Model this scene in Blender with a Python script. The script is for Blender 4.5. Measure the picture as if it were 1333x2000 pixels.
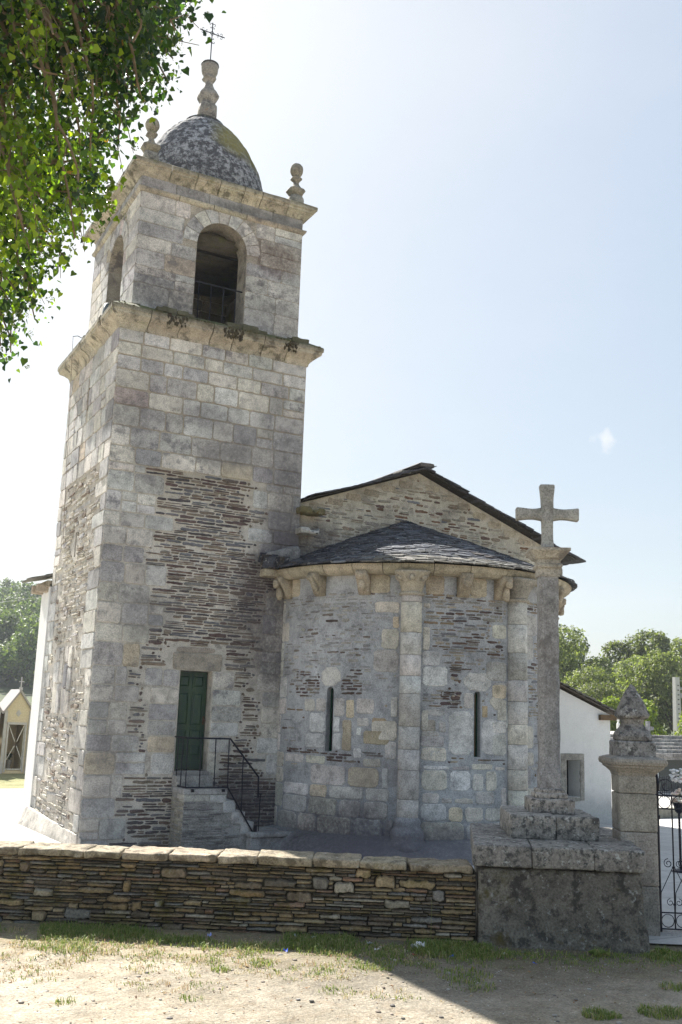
import bpy, math, random
from mathutils import Vector, Matrix, noise
R_ = math.radians
rnd = random.Random(11)
for o in list(bpy.data.objects): bpy.data.objects.remove(o)
scene = bpy.context.scene
COL = scene.collection

# ------------------------------------------------------------ camera
cam_d = bpy.data.cameras.new("camera"); cam = bpy.data.objects.new("camera", cam_d); COL.objects.link(cam)
yaw, pitch, roll = 0.48982589, 0.19915319, 0.03415034
cy, sy, cp, sp = math.cos(yaw), math.sin(yaw), math.cos(pitch), math.sin(pitch)
Fv = Vector((sy*cp, cy*cp, sp)); r0 = Vector((cy, -sy, 0)); u0 = r0.cross(Fv)
Rv = math.cos(roll)*r0 + math.sin(roll)*u0; Uv = -math.sin(roll)*r0 + math.cos(roll)*u0
m = Matrix((Rv, Uv, -Fv)).transposed().to_4x4(); m.translation = Vector((0, 0, 2.2))
cam.matrix_world = m
cam_d.sensor_fit = 'VERTICAL'; cam_d.sensor_height = 36.0; cam_d.lens = 36.0*1944/2000
cam_d.clip_end = 3000; cam_d.clip_start = 0.05
scene.camera = cam

# ------------------------------------------------------------ light
SUN_EL, SUN_AZ = 42.5, -5.6          # azimuth from +Y, clockwise positive
sd = Vector((math.sin(R_(SUN_AZ))*math.cos(R_(SUN_EL)), math.cos(R_(SUN_AZ))*math.cos(R_(SUN_EL)), math.sin(R_(SUN_EL))))
sl = bpy.data.lights.new("sun", 'SUN'); sl.energy = 4.2; sl.angle = R_(0.5); sl.color = (1.0, 0.96, 0.89)
so = bpy.data.objects.new("sun", sl); COL.objects.link(so); so.rotation_euler = (-sd).to_track_quat('-Z', 'Y').to_euler(); so.location = (0, 0, 40)
world = bpy.data.worlds.new("World"); scene.world = world; world.use_nodes = True
wn, wl = world.node_tree.nodes, world.node_tree.links
wn.clear()
sky = wn.new('ShaderNodeTexSky'); sky.sky_type = 'NISHITA'; sky.sun_disc = False
sky.sun_elevation = R_(SUN_EL); sky.sun_rotation = R_(SUN_AZ); sky.air_density = 1.0; sky.dust_density = 3.6; sky.ozone_density = 1.3; sky.altitude = 100
bg = wn.new('ShaderNodeBackground'); bg.inputs[1].default_value = 0.15
wo = wn.new('ShaderNodeOutputWorld')
gam = wn.new('ShaderNodeGamma'); gam.inputs[1].default_value = 0.28      # hazy air: evens out the sky
hsv = wn.new('ShaderNodeHueSaturation'); hsv.inputs['Saturation'].default_value = 1.95
wl.new(sky.outputs[0], gam.inputs[0]); wl.new(gam.outputs[0], hsv.inputs['Color'])
tint = wn.new('ShaderNodeMix'); tint.data_type = 'RGBA'; tint.blend_type = 'MULTIPLY'; tint.inputs[0].default_value = 1; tint.inputs[7].default_value = (.93, 1.0, 1.03, 1); wl.new(hsv.outputs[0], tint.inputs[6])
# thin uneven haze and one small wisp of cloud, fixed in the sky
tc = wn.new('ShaderNodeTexCoord'); mp = wn.new('ShaderNodeMapping'); mp.inputs['Scale'].default_value = (1, 1, 3); wl.new(tc.outputs['Generated'], mp.inputs[0])
nz = wn.new('ShaderNodeTexNoise'); nz.inputs['Scale'].default_value = 2.2; nz.inputs['Detail'].default_value = 6; wl.new(mp.outputs[0], nz.inputs[0])
rp = wn.new('ShaderNodeMapRange'); rp.inputs[1].default_value = .35; rp.inputs[2].default_value = .75; rp.inputs[3].default_value = 0; rp.inputs[4].default_value = .16; wl.new(nz.outputs[0], rp.inputs[0])
vd = wn.new('ShaderNodeVectorMath'); vd.operation = 'DISTANCE'; wl.new(tc.outputs['Generated'], vd.inputs[0]); vd.inputs[1].default_value = (.660, .702, .268)
nz2 = wn.new('ShaderNodeTexNoise'); nz2.inputs['Scale'].default_value = 55; nz2.inputs['Detail'].default_value = 7; wl.new(tc.outputs['Generated'], nz2.inputs[0])
ad = wn.new('ShaderNodeMath'); ad.operation = 'MULTIPLY_ADD'; wl.new(nz2.outputs[0], ad.inputs[0]); ad.inputs[1].default_value = -.05; wl.new(vd.outputs['Value'], ad.inputs[2])
rw = wn.new('ShaderNodeMapRange'); rw.inputs[1].default_value = -.024; rw.inputs[2].default_value = -.014; rw.inputs[3].default_value = .6; rw.inputs[4].default_value = 0; wl.new(ad.outputs[0], rw.inputs[0])
mx = wn.new('ShaderNodeMath'); mx.operation = 'ADD'; mx.use_clamp = True; wl.new(rp.outputs[0], mx.inputs[0]); wl.new(rw.outputs[0], mx.inputs[1])
cl = wn.new('ShaderNodeMix'); cl.data_type = 'RGBA'; wl.new(mx.outputs[0], cl.inputs[0]); wl.new(tint.outputs[2], cl.inputs[6]); cl.inputs[7].default_value = (2.0, 2.0, 2.0, 1)
wl.new(cl.outputs[2], bg.inputs[0]); wl.new(bg.outputs[0], wo.inputs[0])
vs = scene.view_settings; vs.view_transform = 'Standard'; vs.look = 'None'; vs.gamma = 1.0; vs.use_curve_mapping = False
vs.exposure = 1.78

# ------------------------------------------------------------ helpers: mesh builder
def Nz(p, s=1.0): return noise.noise(Vector(p)*s)
def Nv(p, s=1.0): return noise.noise_vector(Vector(p)*s)
class MB:
    def __init__(self): self.v = []; self.f = []; self.c = []
    def add(self, vs_, fs, col=(1, 1, 1)):
        b = len(self.v); self.v.extend(vs_); self.f.extend([tuple(i+b for i in q) for q in fs]); self.c.extend([col]*len(vs_))
    def box(self, a, b, col=(1, 1, 1), f=None):
        x0, y0, z0 = a; x1, y1, z1 = b
        p = [Vector(q) for q in ((x0, y0, z0), (x1, y0, z0), (x1, y1, z0), (x0, y1, z0), (x0, y0, z1), (x1, y0, z1), (x1, y1, z1), (x0, y1, z1))]
        if f: p = [f(*q) for q in p]
        self.add(p, [(0, 3, 2, 1), (4, 5, 6, 7), (0, 1, 5, 4), (1, 2, 6, 5), (2, 3, 7, 6), (3, 0, 4, 7)], col)
    def rbox(self, a, b, f=None, seg=.08, r=.015, amp=.006, ns=6.0, col=(1, 1, 1), mod=None):
        lo, hi = a, b; ax = []
        for k in range(3):
            L = hi[k]-lo[k]; rr = min(r, L*.45); n = max(1, min(40, int(L/seg)))
            t = [lo[k], lo[k]+rr*.35] + [lo[k]+rr+(L-2*rr)*i/n for i in range(n+1)] + [hi[k]-rr*.35, hi[k]]
            ax.append(t)
        nx, ny, nz = (len(t)-1 for t in ax); idx = {}; vs_ = []; fs = []
        rr = [min(r, (hi[k]-lo[k])*.45) for k in range(3)]; rmin = min(rr)
        sd_ = Vector((rnd.random()*50, rnd.random()*50, rnd.random()*50))
        def V(i, j, k):
            key = (i, j, k)
            if key in idx: return idx[key]
            p = Vector((ax[0][i], ax[1][j], ax[2][k]))
            q = Vector([min(max(p[m_], lo[m_]+rmin), hi[m_]-rmin) for m_ in range(3)])
            d = p-q
            if d.length > 1e-9: p = q+d.normalized()*rmin
            nn = Nv(p+sd_, ns)*.6 + Nv(p+sd_, ns*3)*.3
            p = p+nn*amp
            if mod: p = mod(p)
            if f: p = f(p.x, p.y, p.z)
            idx[key] = len(vs_); vs_.append(p); return idx[key]
        for i in range(nx):
            for j in range(ny):
                fs.append((V(i, j, 0), V(i, j+1, 0), V(i+1, j+1, 0), V(i+1, j, 0)))
                fs.append((V(i, j, nz), V(i+1, j, nz), V(i+1, j+1, nz), V(i, j+1, nz)))
        for i in range(nx):
            for k in range(nz):
                fs.append((V(i, 0, k), V(i+1, 0, k), V(i+1, 0, k+1), V(i, 0, k+1)))
                fs.append((V(i, ny, k), V(i, ny, k+1), V(i+1, ny, k+1), V(i+1, ny, k)))
        for j in range(ny):
            for k in range(nz):
                fs.append((V(0, j, k), V(0, j, k+1), V(0, j+1, k+1), V(0, j+1, k)))
                fs.append((V(nx, j, k), V(nx, j+1, k), V(nx, j+1, k+1), V(nx, j, k+1)))
        self.add(vs_, fs, col)
    def lathe(self, c, prof, n=24, col=(1, 1, 1), a0=0, a1=2*math.pi, sq=0, amp=0):
        full = abs(a1-a0-2*math.pi) < 1e-6; cols = n if full else n+1; vs_ = []; fs = []
        for (r, z) in prof:
            for i in range(cols):
                a = a0+(a1-a0)*i/n
                rr = r
                if sq: rr = r/(max(abs(math.cos(a)), abs(math.sin(a)))**sq)
                p = Vector((c[0]+rr*math.cos(a), c[1]+rr*math.sin(a), c[2]+z))
                if amp: p += Nv(p, 5)*amp
                vs_.append(p)
        for k in range(len(prof)-1):
            for i in range(n):
                j = (i+1) % cols
                fs.append((k*cols+i, k*cols+j, (k+1)*cols+j, (k+1)*cols+i))
        if full:
            if prof[0][0] > 1e-4: fs.append(tuple(reversed(range(cols))))
            if prof[-1][0] > 1e-4: fs.append(tuple((len(prof)-1)*cols+i for i in range(cols)))
        self.add(vs_, fs, col)
    def tube(self, pts, r, n=6, col=(1, 1, 1), closed=False):
        pts = [Vector(p) for p in pts]; N = len(pts); vs_ = []; fs = []
        rs = r if isinstance(r, (list, tuple)) else [r]*N; prev = None
        for i, p in enumerate(pts):
            if closed: t = pts[(i+1) % N]-pts[i-1]
            else: t = pts[min(i+1, N-1)]-pts[max(i-1, 0)]
            t = t.normalized() if t.length > 1e-9 else Vector((0, 0, 1))
            if prev is None:
                a = t.orthogonal().normalized()
            else:
                a = prev-t*prev.dot(t); a = a.normalized() if a.length > 1e-6 else t.orthogonal().normalized()
            prev = a; b = t.cross(a)
            for k in range(n):
                q = 2*math.pi*k/n
                vs_.append(p+(a*math.cos(q)+b*math.sin(q))*rs[i])
        M = N if closed else N-1
        for i in range(M):
            for k in range(n):
                j = (i+1) % N; l = (k+1) % n
                fs.append((i*n+k, i*n+l, j*n+l, j*n+k))
        if not closed: fs.append(tuple(reversed(range(n)))); fs.append(tuple((N-1)*n+k for k in range(n)))
        self.add(vs_, fs, col)
    def prism(self, poly, f, d0, d1, col=(1, 1, 1)):       # poly of (u,v); f(u,v,d)
        n = len(poly); vs_ = [f(u, v, d0) for u, v in poly]+[f(u, v, d1) for u, v in poly]
        fs = [tuple(range(n)), tuple(reversed(range(n, 2*n)))]+[(i, i+n, (i+1) % n+n, (i+1) % n) for i in range(n)]
        self.add(vs_, fs, col)
    def build(self, name, mat, parent=None, smooth=False, **k):
        base = Vector((0, 0, 0))
        if parent is not None:
            base = ROOT.get(parent.name, Vector((0, 0, 0)))
        me = bpy.data.meshes.new(name); me.from_pydata([tuple(p-base) for p in self.v], [], self.f)
        ca = me.color_attributes.new('Col', 'FLOAT_COLOR', 'POINT')
        flat = []
        for c in self.c: flat.extend((c[0], c[1], c[2], 1.0))
        ca.data.foreach_set('color', flat)
        if smooth: me.polygons.foreach_set('use_smooth', [True]*len(me.polygons))
        me.materials.append(mat); me.validate(); me.update()
        o = bpy.data.objects.new(name, me); COL.objects.link(o)
        if parent is not None:
            o.parent = parent; ROOT[o.name] = base
        for a, b in k.items(): o[a] = b
        return o
ROOT = {}
def thing(name, loc, label, cat, group=None):
    o = bpy.data.objects.new(name, None); o.empty_display_size = .3; COL.objects.link(o); o.location = loc; ROOT[o.name] = Vector(loc)
    o['label'] = label; o['category'] = cat
    if group: o['group'] = group
    return o
def tag(o, label, cat, group=None):
    o['label'] = label; o['category'] = cat
    if group: o['group'] = group
    return o
def boolean(o, cutter_mb, fixnormals=True):
    me = bpy.data.meshes.new('cut'); me.from_pydata([tuple(p) for p in cutter_mb.v], [], cutter_mb.f); me.update()
    import bmesh
    bm = bmesh.new(); bm.from_mesh(me); bmesh.ops.recalc_face_normals(bm, faces=bm.faces); bm.to_mesh(me); bm.free()
    bm = bmesh.new(); bm.from_mesh(o.data); bmesh.ops.recalc_face_normals(bm, faces=bm.faces); bm.to_mesh(o.data); bm.free()
    ca = me.color_attributes.new('Col', 'FLOAT_COLOR', 'POINT'); ca.data.foreach_set('color', [.38, .35, .3, 1.0]*len(me.vertices))
    c = bpy.data.objects.new('cut', me); COL.objects.link(c)
    md = o.modifiers.new('b', 'BOOLEAN'); md.operation = 'DIFFERENCE'; md.object = c; md.solver = 'EXACT'; md.use_self = True
    bpy.context.view_layer.update()
    dg = bpy.context.evaluated_depsgraph_get(); ev = o.evaluated_get(dg)
    nm = bpy.data.meshes.new_from_object(ev, depsgraph=dg)
    o.modifiers.clear(); old = o.data; o.data = nm; nm.name = old.name
    c0 = old.color_attributes['Col'].data[0].color[:]
    if 'Col' in nm.color_attributes: nm.color_attributes.remove(nm.color_attributes['Col'])
    ca = nm.color_attributes.new('Col', 'FLOAT_COLOR', 'POINT'); ca.data.foreach_set('color', list(c0)*len(nm.vertices))
    bpy.data.objects.remove(c); bpy.data.meshes.remove(old)

# ------------------------------------------------------------ helpers: materials
def new_mat(name):
    mt = bpy.data.materials.new(name); mt.use_nodes = True; nt = mt.node_tree; nt.nodes.clear()
    out = nt.nodes.new('ShaderNodeOutputMaterial'); b = nt.nodes.new('ShaderNodeBsdfPrincipled'); nt.links.new(b.outputs[0], out.inputs[0])
    return mt, nt, b, out
class NT:
    def __init__(s, nt):
        s.nt = nt; s.n = nt.nodes; s.l = nt.links
        s.pos = s.n.new('ShaderNodeNewGeometry')
    def noise(s, scale, detail=5, rough=.55, vec=None, sc3=None, dist=0):
        t = s.n.new('ShaderNodeTexNoise'); t.inputs['Scale'].default_value = scale; t.inputs['Detail'].default_value = detail; t.inputs['Roughness'].default_value = rough
        t.inputs['Distortion'].default_value = dist
        v = vec or s.pos.outputs['Position']
        if sc3:
            mp = s.n.new('ShaderNodeMapping'); mp.inputs['Scale'].default_value = sc3; s.l.new(v, mp.inputs['Vector']); v = mp.outputs[0]
        s.l.new(v, t.inputs['Vector']); return t.outputs[0]
    def ramp(s, x, stops):
        t = s.n.new('ShaderNodeValToRGB'); e = t.color_ramp.elements
        while len(e) < len(stops): e.new(.5)
        for q, (p, c) in zip(e, stops):
            q.position = p; q.color = (c, c, c, 1) if isinstance(c, (int, float)) else (*c, 1)
        s.l.new(x, t.inputs[0]); return t.outputs[0]
    def mix(s, fac, a, b, mode='MIX'):
        t = s.n.new('ShaderNodeMix'); t.data_type = 'RGBA'; t.blend_type = mode
        for v, k in ((fac, 0), (a, 6), (b, 7)):
            if isinstance(v, (int, float)): t.inputs[k].default_value = v if k == 0 else (v, v, v, 1)
            elif isinstance(v, tuple): t.inputs[k].default_value = (*v, 1)
            else: s.l.new(v, t.inputs[k])
        return t.outputs[2]
    def math(s, op, a, b=None, clamp=False):
        t = s.n.new('ShaderNodeMath'); t.operation = op; t.use_clamp = clamp
        for k, v in ((0, a), (1, b)):
            if v is None: continue
            if isinstance(v, (int, float)): t.inputs[k].default_value = v
            else: s.l.new(v, t.inputs[k])
        return t.outputs[0]
    def attr(s):
        t = s.n.new('ShaderNodeAttribute'); t.attribute_name = 'Col'; return t.outputs[0]
    def ell(s, c, rad, wob=.35, ws=1.6, hard=.35):      # blotch mask round a world point
        v = s.n.new('ShaderNodeVectorMath'); v.operation = 'SUBTRACT'; s.l.new(s.pos.outputs['Position'], v.inputs[0]); v.inputs[1].default_value = c
        w = s.n.new('ShaderNodeVectorMath'); w.operation = 'DIVIDE'; s.l.new(v.outputs[0], w.inputs[0]); w.inputs[1].default_value = rad
        le = s.n.new('ShaderNodeVectorMath'); le.operation = 'LENGTH'; s.l.new(w.outputs[0], le.inputs[0])
        n = s.noise(ws, 6, .65)
        d = s.math('ADD', le.outputs['Value'], s.math('MULTIPLY', s.math('SUBTRACT', n, .5), wob*4))
        return s.ramp(d, [(max(0, 1-hard-.0), 1.0), (1.0, 0.0)]) if False else s.math('SUBTRACT', 1.0, s.math('DIVIDE', s.math('SUBTRACT', d, 1-hard), hard*2, True), True)
    def bump(s, bsdf, h, strength=.5, dist=.02):
        b = s.n.new('ShaderNodeBump'); b.inputs['Strength'].default_value = strength; b.inputs['Distance'].default_value = dist
        s.l.new(h, b.inputs['Height']); s.l.new(b.outputs[0], bsdf.inputs['Normal'])
def masonry(name, grain=70, dark=.5, darkc=(.075, .07, .075), white=.25, moss=0.0, mosscol=(.07, .08, .018), stains=(), rough=.9, bump=.6, base=None, dscale=5.5, dth=.56, mossth=.55, topmoss=0, orange=0, allover=False, gc=1.0):
    mt, nt, b, out = new_mat(name); s = NT(nt)
    c = s.attr() if base is None else base
    at = s.n.new('ShaderNodeAttribute'); at.attribute_name = 'Col'; vm = s.n.new('ShaderNodeVectorMath'); vm.operation = 'MULTIPLY_ADD'; s.l.new(at.outputs[1], vm.inputs[0]); vm.inputs[1].default_value = (43, 57, 71); s.l.new(s.pos.outputs['Position'], vm.inputs[2]); own = vm.outputs[0]      # each stone gets its own piece of the pattern
    big = s.ramp(s.noise(1.1, 4), [(.3, .72), (.7, 1.15)])
    c = s.mix(gc, c, s.mix(1.0, c, big, 'MULTIPLY'))
    mid = s.ramp(s.noise(6, 7, .7, vec=own), [(.3, .55), (.5, 1.0), (.7, 1.22)])
    c = s.mix(gc, c, s.mix(1.0, c, mid, 'MULTIPLY'))
    gr = s.noise(grain, 3, .7)
    c = s.mix(gc, c, s.mix(1.0, c, s.ramp(gr, [(.34, .62), (.5, 1.0), (.68, 1.28)]), 'MULTIPLY'))
    if dark:
        k = s.ramp(s.noise(dscale, 9, .72, vec=None if allover else own), [(dth, 0), (dth+.09, 1)])
        if not allover: k = s.math('MULTIPLY', k, s.ramp(s.noise(.9, 3), [(.38, .15), (.6, 1)]))
        k = s.math('MULTIPLY', k, dark); c = s.mix(k, c, darkc)
        # fine black specks of lichen
        k2 = s.ramp(s.noise(38, 4, .6), [(.66, 0), (.72, 1)]); k2 = s.math('MULTIPLY', k2, min(1, dark*.8)); c = s.mix(k2, c, (.06, .055, .05))
    if white:
        k = s.math('MULTIPLY', s.ramp(s.noise(13, 8, .75), [(.58, 0), (.63, 1)]), white); c = s.mix(k, c, (.5, .5, .47))
    for (cc, rad, colr, st) in stains:
        k = s.math('MULTIPLY', s.ell(cc, rad), st); 
        dk = s.math('MULTIPLY', k, s.ramp(s.noise(20, 5, .6), [(.3, .55), (.65, 1)]))
        c = s.mix(dk, c, colr)
    if moss:
        k = s.math('MULTIPLY', s.ramp(s.noise(3.2, 8, .7), [(mossth, 0), (mossth+.12, 1)]), moss); c = s.mix(k, c, s.mix(s.noise(30, 3), mosscol, tuple(q*2.4 for q in mosscol)))
    if orange:
        k = s.math('MULTIPLY', s.ramp(s.noise(6, 7, .7), [(.64, 0), (.68, 1)]), orange); c = s.mix(k, c, (.4, .16, .02))
    if topmoss:
        sx = s.n.new('ShaderNodeSeparateXYZ'); s.l.new(s.pos.outputs['Normal'], sx.inputs[0])
        k = s.math('MULTIPLY', s.ramp(sx.outputs[2], [(.45, 0), (.75, 1)]), s.ramp(s.noise(4, 8, .7), [(.4, .1), (.55, 1)])); k = s.math('MULTIPLY', k, topmoss)
        c = s.mix(k, c, s.mix(s.noise(25, 4), (.045, .05, .02), (.16, .17, .05)))
    s.l.new(c, b.inputs['Base Color']); b.inputs['Roughness'].default_value = rough
    if 'Specular IOR Level' in b.inputs: b.inputs['Specular IOR Level'].default_value = .25
    h = s.math('ADD', s.math('MULTIPLY', s.noise(60, 4, .7), .45), s.noise(14, 6, .65))
    s.bump(b, h, bump, .012)
    return mt
def plain(name, col, rough=.6, metal=0.0, var=.15, bump=.0, ns=20, spec=.3):
    mt, nt, b, out = new_mat(name); s = NT(nt)
    n = s.ramp(s.noise(ns, 5, .6), [(.3, 1-var), (.7, 1+var)]); c = s.mix(1.0, tuple(col), n, 'MULTIPLY')
    s.l.new(c, b.inputs['Base Color']); b.inputs['Roughness'].default_value = rough; b.inputs['Metallic'].default_value = metal
    if 'Specular IOR Level' in b.inputs: b.inputs['Specular IOR Level'].default_value = spec
    if bump: s.bump(b, s.noise(ns*2, 5), bump, .01)
    return mt

# ------------------------------------------------------------ masonry stones laid as real relief
def jit(c, a=.12):
    k = 1+rnd.uniform(-a, a); return tuple(max(.01, q*k*(1+rnd.uniform(-.018, .018))) for q in c)
def stone(mb, f, u0, v0, u1, v1, dep, col, jam=.008, cr=.3, cham=.008, seg=.07):
    w, h = u1-u0, v1-v0
    if w < .015 or h < .008: return
    r = min(w, h)*cr; j = min(jam, h*.16)
    pts = []
    nu = max(1, int((w-2*r)/seg)); nv = max(1, int((h-2*r)/seg))
    for i in range(nu+1): pts.append((u0+r+(w-2*r)*i/nu, v0))
    for i in range(nv+1): pts.append((u1, v0+r+(h-2*r)*i/nv))
    for i in range(nu+1): pts.append((u1-r-(w-2*r)*i/nu, v1))
    for i in range(nv+1): pts.append((u0, v1-r-(h-2*r)*i/nv))
    cu, cv = (u0+u1)/2, (v0+v1)/2; n = len(pts)
    pts = [(p[0]+rnd.uniform(-j, j), p[1]+rnd.uniform(-j, j)) for p in pts]
    ch = min(cham, min(w, h)*.3); vs_ = []
    tu, tv = rnd.uniform(-.25, .25)*dep, rnd.uniform(-.25, .25)*dep
    tilt = rnd.gauss(0, .022) if h < .12 and w > h*2 else 0
    pts = [(a, b+(a-cu)*tilt) for a, b in pts]
    if h < .12 and w > h*2.2:
        tl, tr_ = rnd.uniform(0, .4), rnd.uniform(0, .4); sh = rnd.uniform(-.5, .5)*h*.5
        pts = [(a, cv+(b-cv)*(1-(tr_ if a > cu else tl)*abs(a-cu)/(w/2))+sh*0) for a, b in pts]
    def D(p, k): return dep*k+(tu*(p[0]-cu)/w+tv*(p[1]-cv)/h)*(k > .5)
    for k, ins in ((-.6, 0), (.55, ch*.15), (1.0, ch)):
        for p in pts:
            du, dv = p[0]-cu, p[1]-cv; a = max(0, 1-ins/max(w/2, .01)); b = max(0, 1-ins/max(h/2, .005))
            vs_.append(f(cu+du*a, cv+dv*b, D(p, k) if k > 0 else -.012))
    vs_.append(f(cu, cv, dep*1.06))
    fs = []
    for rg in range(2):
        for i in range(n):
            q = (i+1) % n; fs.append((rg*n+i, rg*n+q, (rg+1)*n+q, (rg+1)*n+i))
    for i in range(n): fs.append((2*n+i, 2*n+(i+1) % n, 3*n))
    mb.add(vs_, fs, col)
SCH = [((.115, .08, .073), 3), ((.16, .125, .1), 3), ((.22, .18, .14), 2.5), ((.15, .15, .16), 3), ((.28, .24, .19), 1.5), ((.085, .075, .078), 2.5), ((.17, .118, .095), 1), ((.2, .19, .185), 1.5)]
SCHL = [((.5, .46, .39), 5), ((.4, .36, .3), 3), ((.24, .19, .15), 1), ((.44, .42, .4), 3)]  # left side schist: smeared mortar and sunlight put into paler colours
GRA = [((0.598, 0.562, 0.504), 5), ((0.557, 0.541, 0.514), 4), ((0.483, 0.462, 0.436), 3), ((0.41, 0.394, 0.389), 1.6), ((0.347, 0.336, 0.336), 0.5), ((0.557, 0.478, 0.367), 0.6), ((0.504, 0.43, 0.399), 0.3)]
GRD = [((0.582, 0.543, 0.47), 5), ((0.56, 0.532, 0.493), 5), ((0.482, 0.459, 0.426), 2.5), ((0.605, 0.515, 0.381), 0.9), ((0.616, 0.605, 0.582), 2), ((0.426, 0.403, 0.392), 1.2)]
def pick(pal):
    t = rnd.uniform(0, sum(w for _, w in pal))
    for c, w in pal:
        t -= w
        if t <= 0: return jit(c)
    return jit(pal[-1][0])
def slabs(mb, f, u0, u1, v0, v1, ok, pal, th=(.028, .06), ln=(.1, .34), gap=(.01, .022), prob=.95, dep=(.008, .02), slope=0.0, jv=.25, jam=.006, seg=.05, cr=.38):
    v = v0
    while v < v1-.015:
        t = rnd.uniform(*th); u = u0-rnd.random()*.15
        while u < u1:
            L = rnd.uniform(*ln)*(1 if t > .04 else .9); g = rnd.uniform(*gap); tt = t*rnd.uniform(.62, 1); vv = v+(t-tt)*rnd.random()+rnd.uniform(-jv, jv)*t*.5
            a, b = max(u, u0), min(u+L, u1)
            s0 = slope*(a-u0)
            if b-a > .03:
                if rnd.random() < prob:
                    if ok(a, vv+s0) and ok(b, vv+tt+s0) and ok((a+b)/2, vv+tt/2+s0) and ok(a, vv+tt+s0) and ok(b, vv+s0):
                        if tt > .045 and rnd.random() < .35:
                            h2 = tt*.5; stone(mb, f, a, vv+s0, b, vv+h2-.004+s0, rnd.uniform(*dep), pick(pal), jam, cr, .008, seg); stone(mb, f, a+.01, vv+h2+.003+s0, b, vv+tt+s0, rnd.uniform(*dep), pick(pal), jam, cr, .008, seg)
                        else: stone(mb, f, a, vv+s0, b, vv+tt+s0, rnd.uniform(*dep), pick(pal), jam, cr, .008, seg)
                    else:
                        # try shorter pieces
                        m_ = a; q = .05
                        if ok(a, vv+s0) and ok(a+q, vv+tt+s0) and ok(a+q, vv+s0): stone(mb, f, a, vv+s0, a+q, vv+tt+s0, rnd.uniform(*dep), pick(pal), jam, cr, .008, seg)
                        elif not (ok(a, vv+s0)): 
                            u += .04; continue
                        else: u += q+g; continue
            u += L+g
        v += t+rnd.uniform(.3, 1)*gap[0]
def split(a, b, lo, hi):
    out = [a]; 
    while b-out[-1] > hi*1.15:
        out.append(out[-1]+rnd.uniform(lo, hi))
    if b-out[-1] < lo*.5 and len(out) > 1: out.pop()
    out.append(b); return list(zip(out[:-1], out[1:]))
def ashrow(mb, f, segs, z0, z1, lo=.28, hi=.6, gap=.013, dep=(.006, .013), pal=GRA, cr=.1, jam=.005, sub=.12, cham=.007):
    for a, b in segs:
        if b-a < .06: continue
        for x0, x1 in split(a, b, lo, hi):
            if rnd.random() < sub and z1-z0 > .3 and x1-x0 > .25:
                zm = z0+(z1-z0)*rnd.uniform(.4, .6)
                stone(mb, f, x0+gap/2, z0+gap/2, x1-gap/2, zm-gap/2, rnd.uniform(*dep), pick(pal), jam, cr, cham); stone(mb, f, x0+gap/2, zm+gap/2, x1-gap/2, z1-gap/2, rnd.uniform(*dep), pick(pal), jam, cr, cham)
            else: stone(mb, f, x0+gap/2, z0+gap/2, x1-gap/2, z1-gap/2, rnd.uniform(*dep), pick(pal), jam, cr, cham)
def minus(segs, holes):
    for h0, h1 in holes:
        out = []
        for a, b in segs:
            if h1 <= a or h0 >= b: out.append((a, b)); continue
            if h0 > a: out.append((a, h0))
            if h1 < b: out.append((h1, b))
        segs = out
    return segs

# ------------------------------------------------------------ materials
PUR = (.07, .058, .066)
M = {}
tower_stains = [((7.35, 16, 3.95), (.85, .6, 1.5), PUR, .8), ((7.5, 16, 5.6), (.5, .6, 1.3), (.11, .1, .105), .75), ((6.9, 16, 6.8), (.9, .8, .5), (.14, .13, .14), .5), ((5.9, 16, 7.25), (.5, .6, .2), (.15, .14, .15), .5), ((5.0, 16, 3.7), (.45, .5, .35), (.15, .14, .14), .6), ((4.5, 16, 7.0), (.5, .5, .25), (.16, .15, .155), .6), ((4.5, 16, 1.4), (.4, .4, .4), (.14, .13, .13), .6), ((6.1, 16, 6.6), (.6, .6, .2), (.16, .15, .15), .6),
                ((4.6, 16, 2.0), (.5, .5, .5), (.16, .15, .14), .45), ((4.4, 16, .5), (.5, .5, .5), (.14, .13, .13), .5), ((7.2, 16, .35), (1.3, .5, .6), PUR, .8), ((6.7, 16, .8), (.5, .4, .35), PUR, .6)]
M['tower'] = masonry('tower_stone', 60, .7, white=.15, dscale=3.6, dth=.53, darkc=(.13, .12, .135), stains=tower_stains)
M['tower_mortar'] = masonry('tower_mortar', 70, .5, white=.1, stains=[((6, 17.5, 9.2), (5, 4, 3.2), (.33, .275, .2), .85)]+tower_stains, bump=.5)
belf_st = [((7.0, 16.18, 10.6), (.55, .5, .32), (.075, .04, .035), .75), ((5.0, 16.18, 9.4), (.75, .4, .35), (.12, .11, .115), .8), ((5.2, 16.18, 10.0), (.4, .4, .25), (.14, .13, .13), .6), ((6.6, 16.18, 11.4), (.8, .4, .12), (.09, .085, .08), .7), ((7.3, 16.18, 9.4), (.7, .4, .35), (.15, .14, .14), .5)]
M['belfry'] = masonry('belfry_stone', 60, .8, white=.4, dscale=4, dth=.5, darkc=(.11, .1, .11), stains=belf_st)
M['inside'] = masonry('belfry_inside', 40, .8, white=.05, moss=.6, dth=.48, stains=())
M['cornice'] = masonry('cornice_stone', 60, .75, white=.2, moss=.45, topmoss=1.0, mossth=.57, darkc=(.06, .052, .038), dth=.52, dscale=3.5, allover=True, stains=[((6, 17.7, 8.92), (9, 9, .12), (.075, .07, .038), .85), ((6, 17.7, 11.8), (9, 9, .085), (.12, .11, .08), .75)])
M['dome'] = masonry('dome_stone', 40, .92, darkc=(.055, .055, .062), white=.6, dscale=9.0, dth=.44, moss=.0, bump=1.0, allover=True,
                    stains=[((6.42, 16.85, 13.3), (.5, .6, .55), (.24, .205, .06), 1.0), ((6.85, 17.0, 13.2), (.3, .4, .5), (.15, .13, .03), 1.0), ((6.1, 16.95, 13.9), (.4, .3, .1), (.11, .1, .03), .9)])
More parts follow.
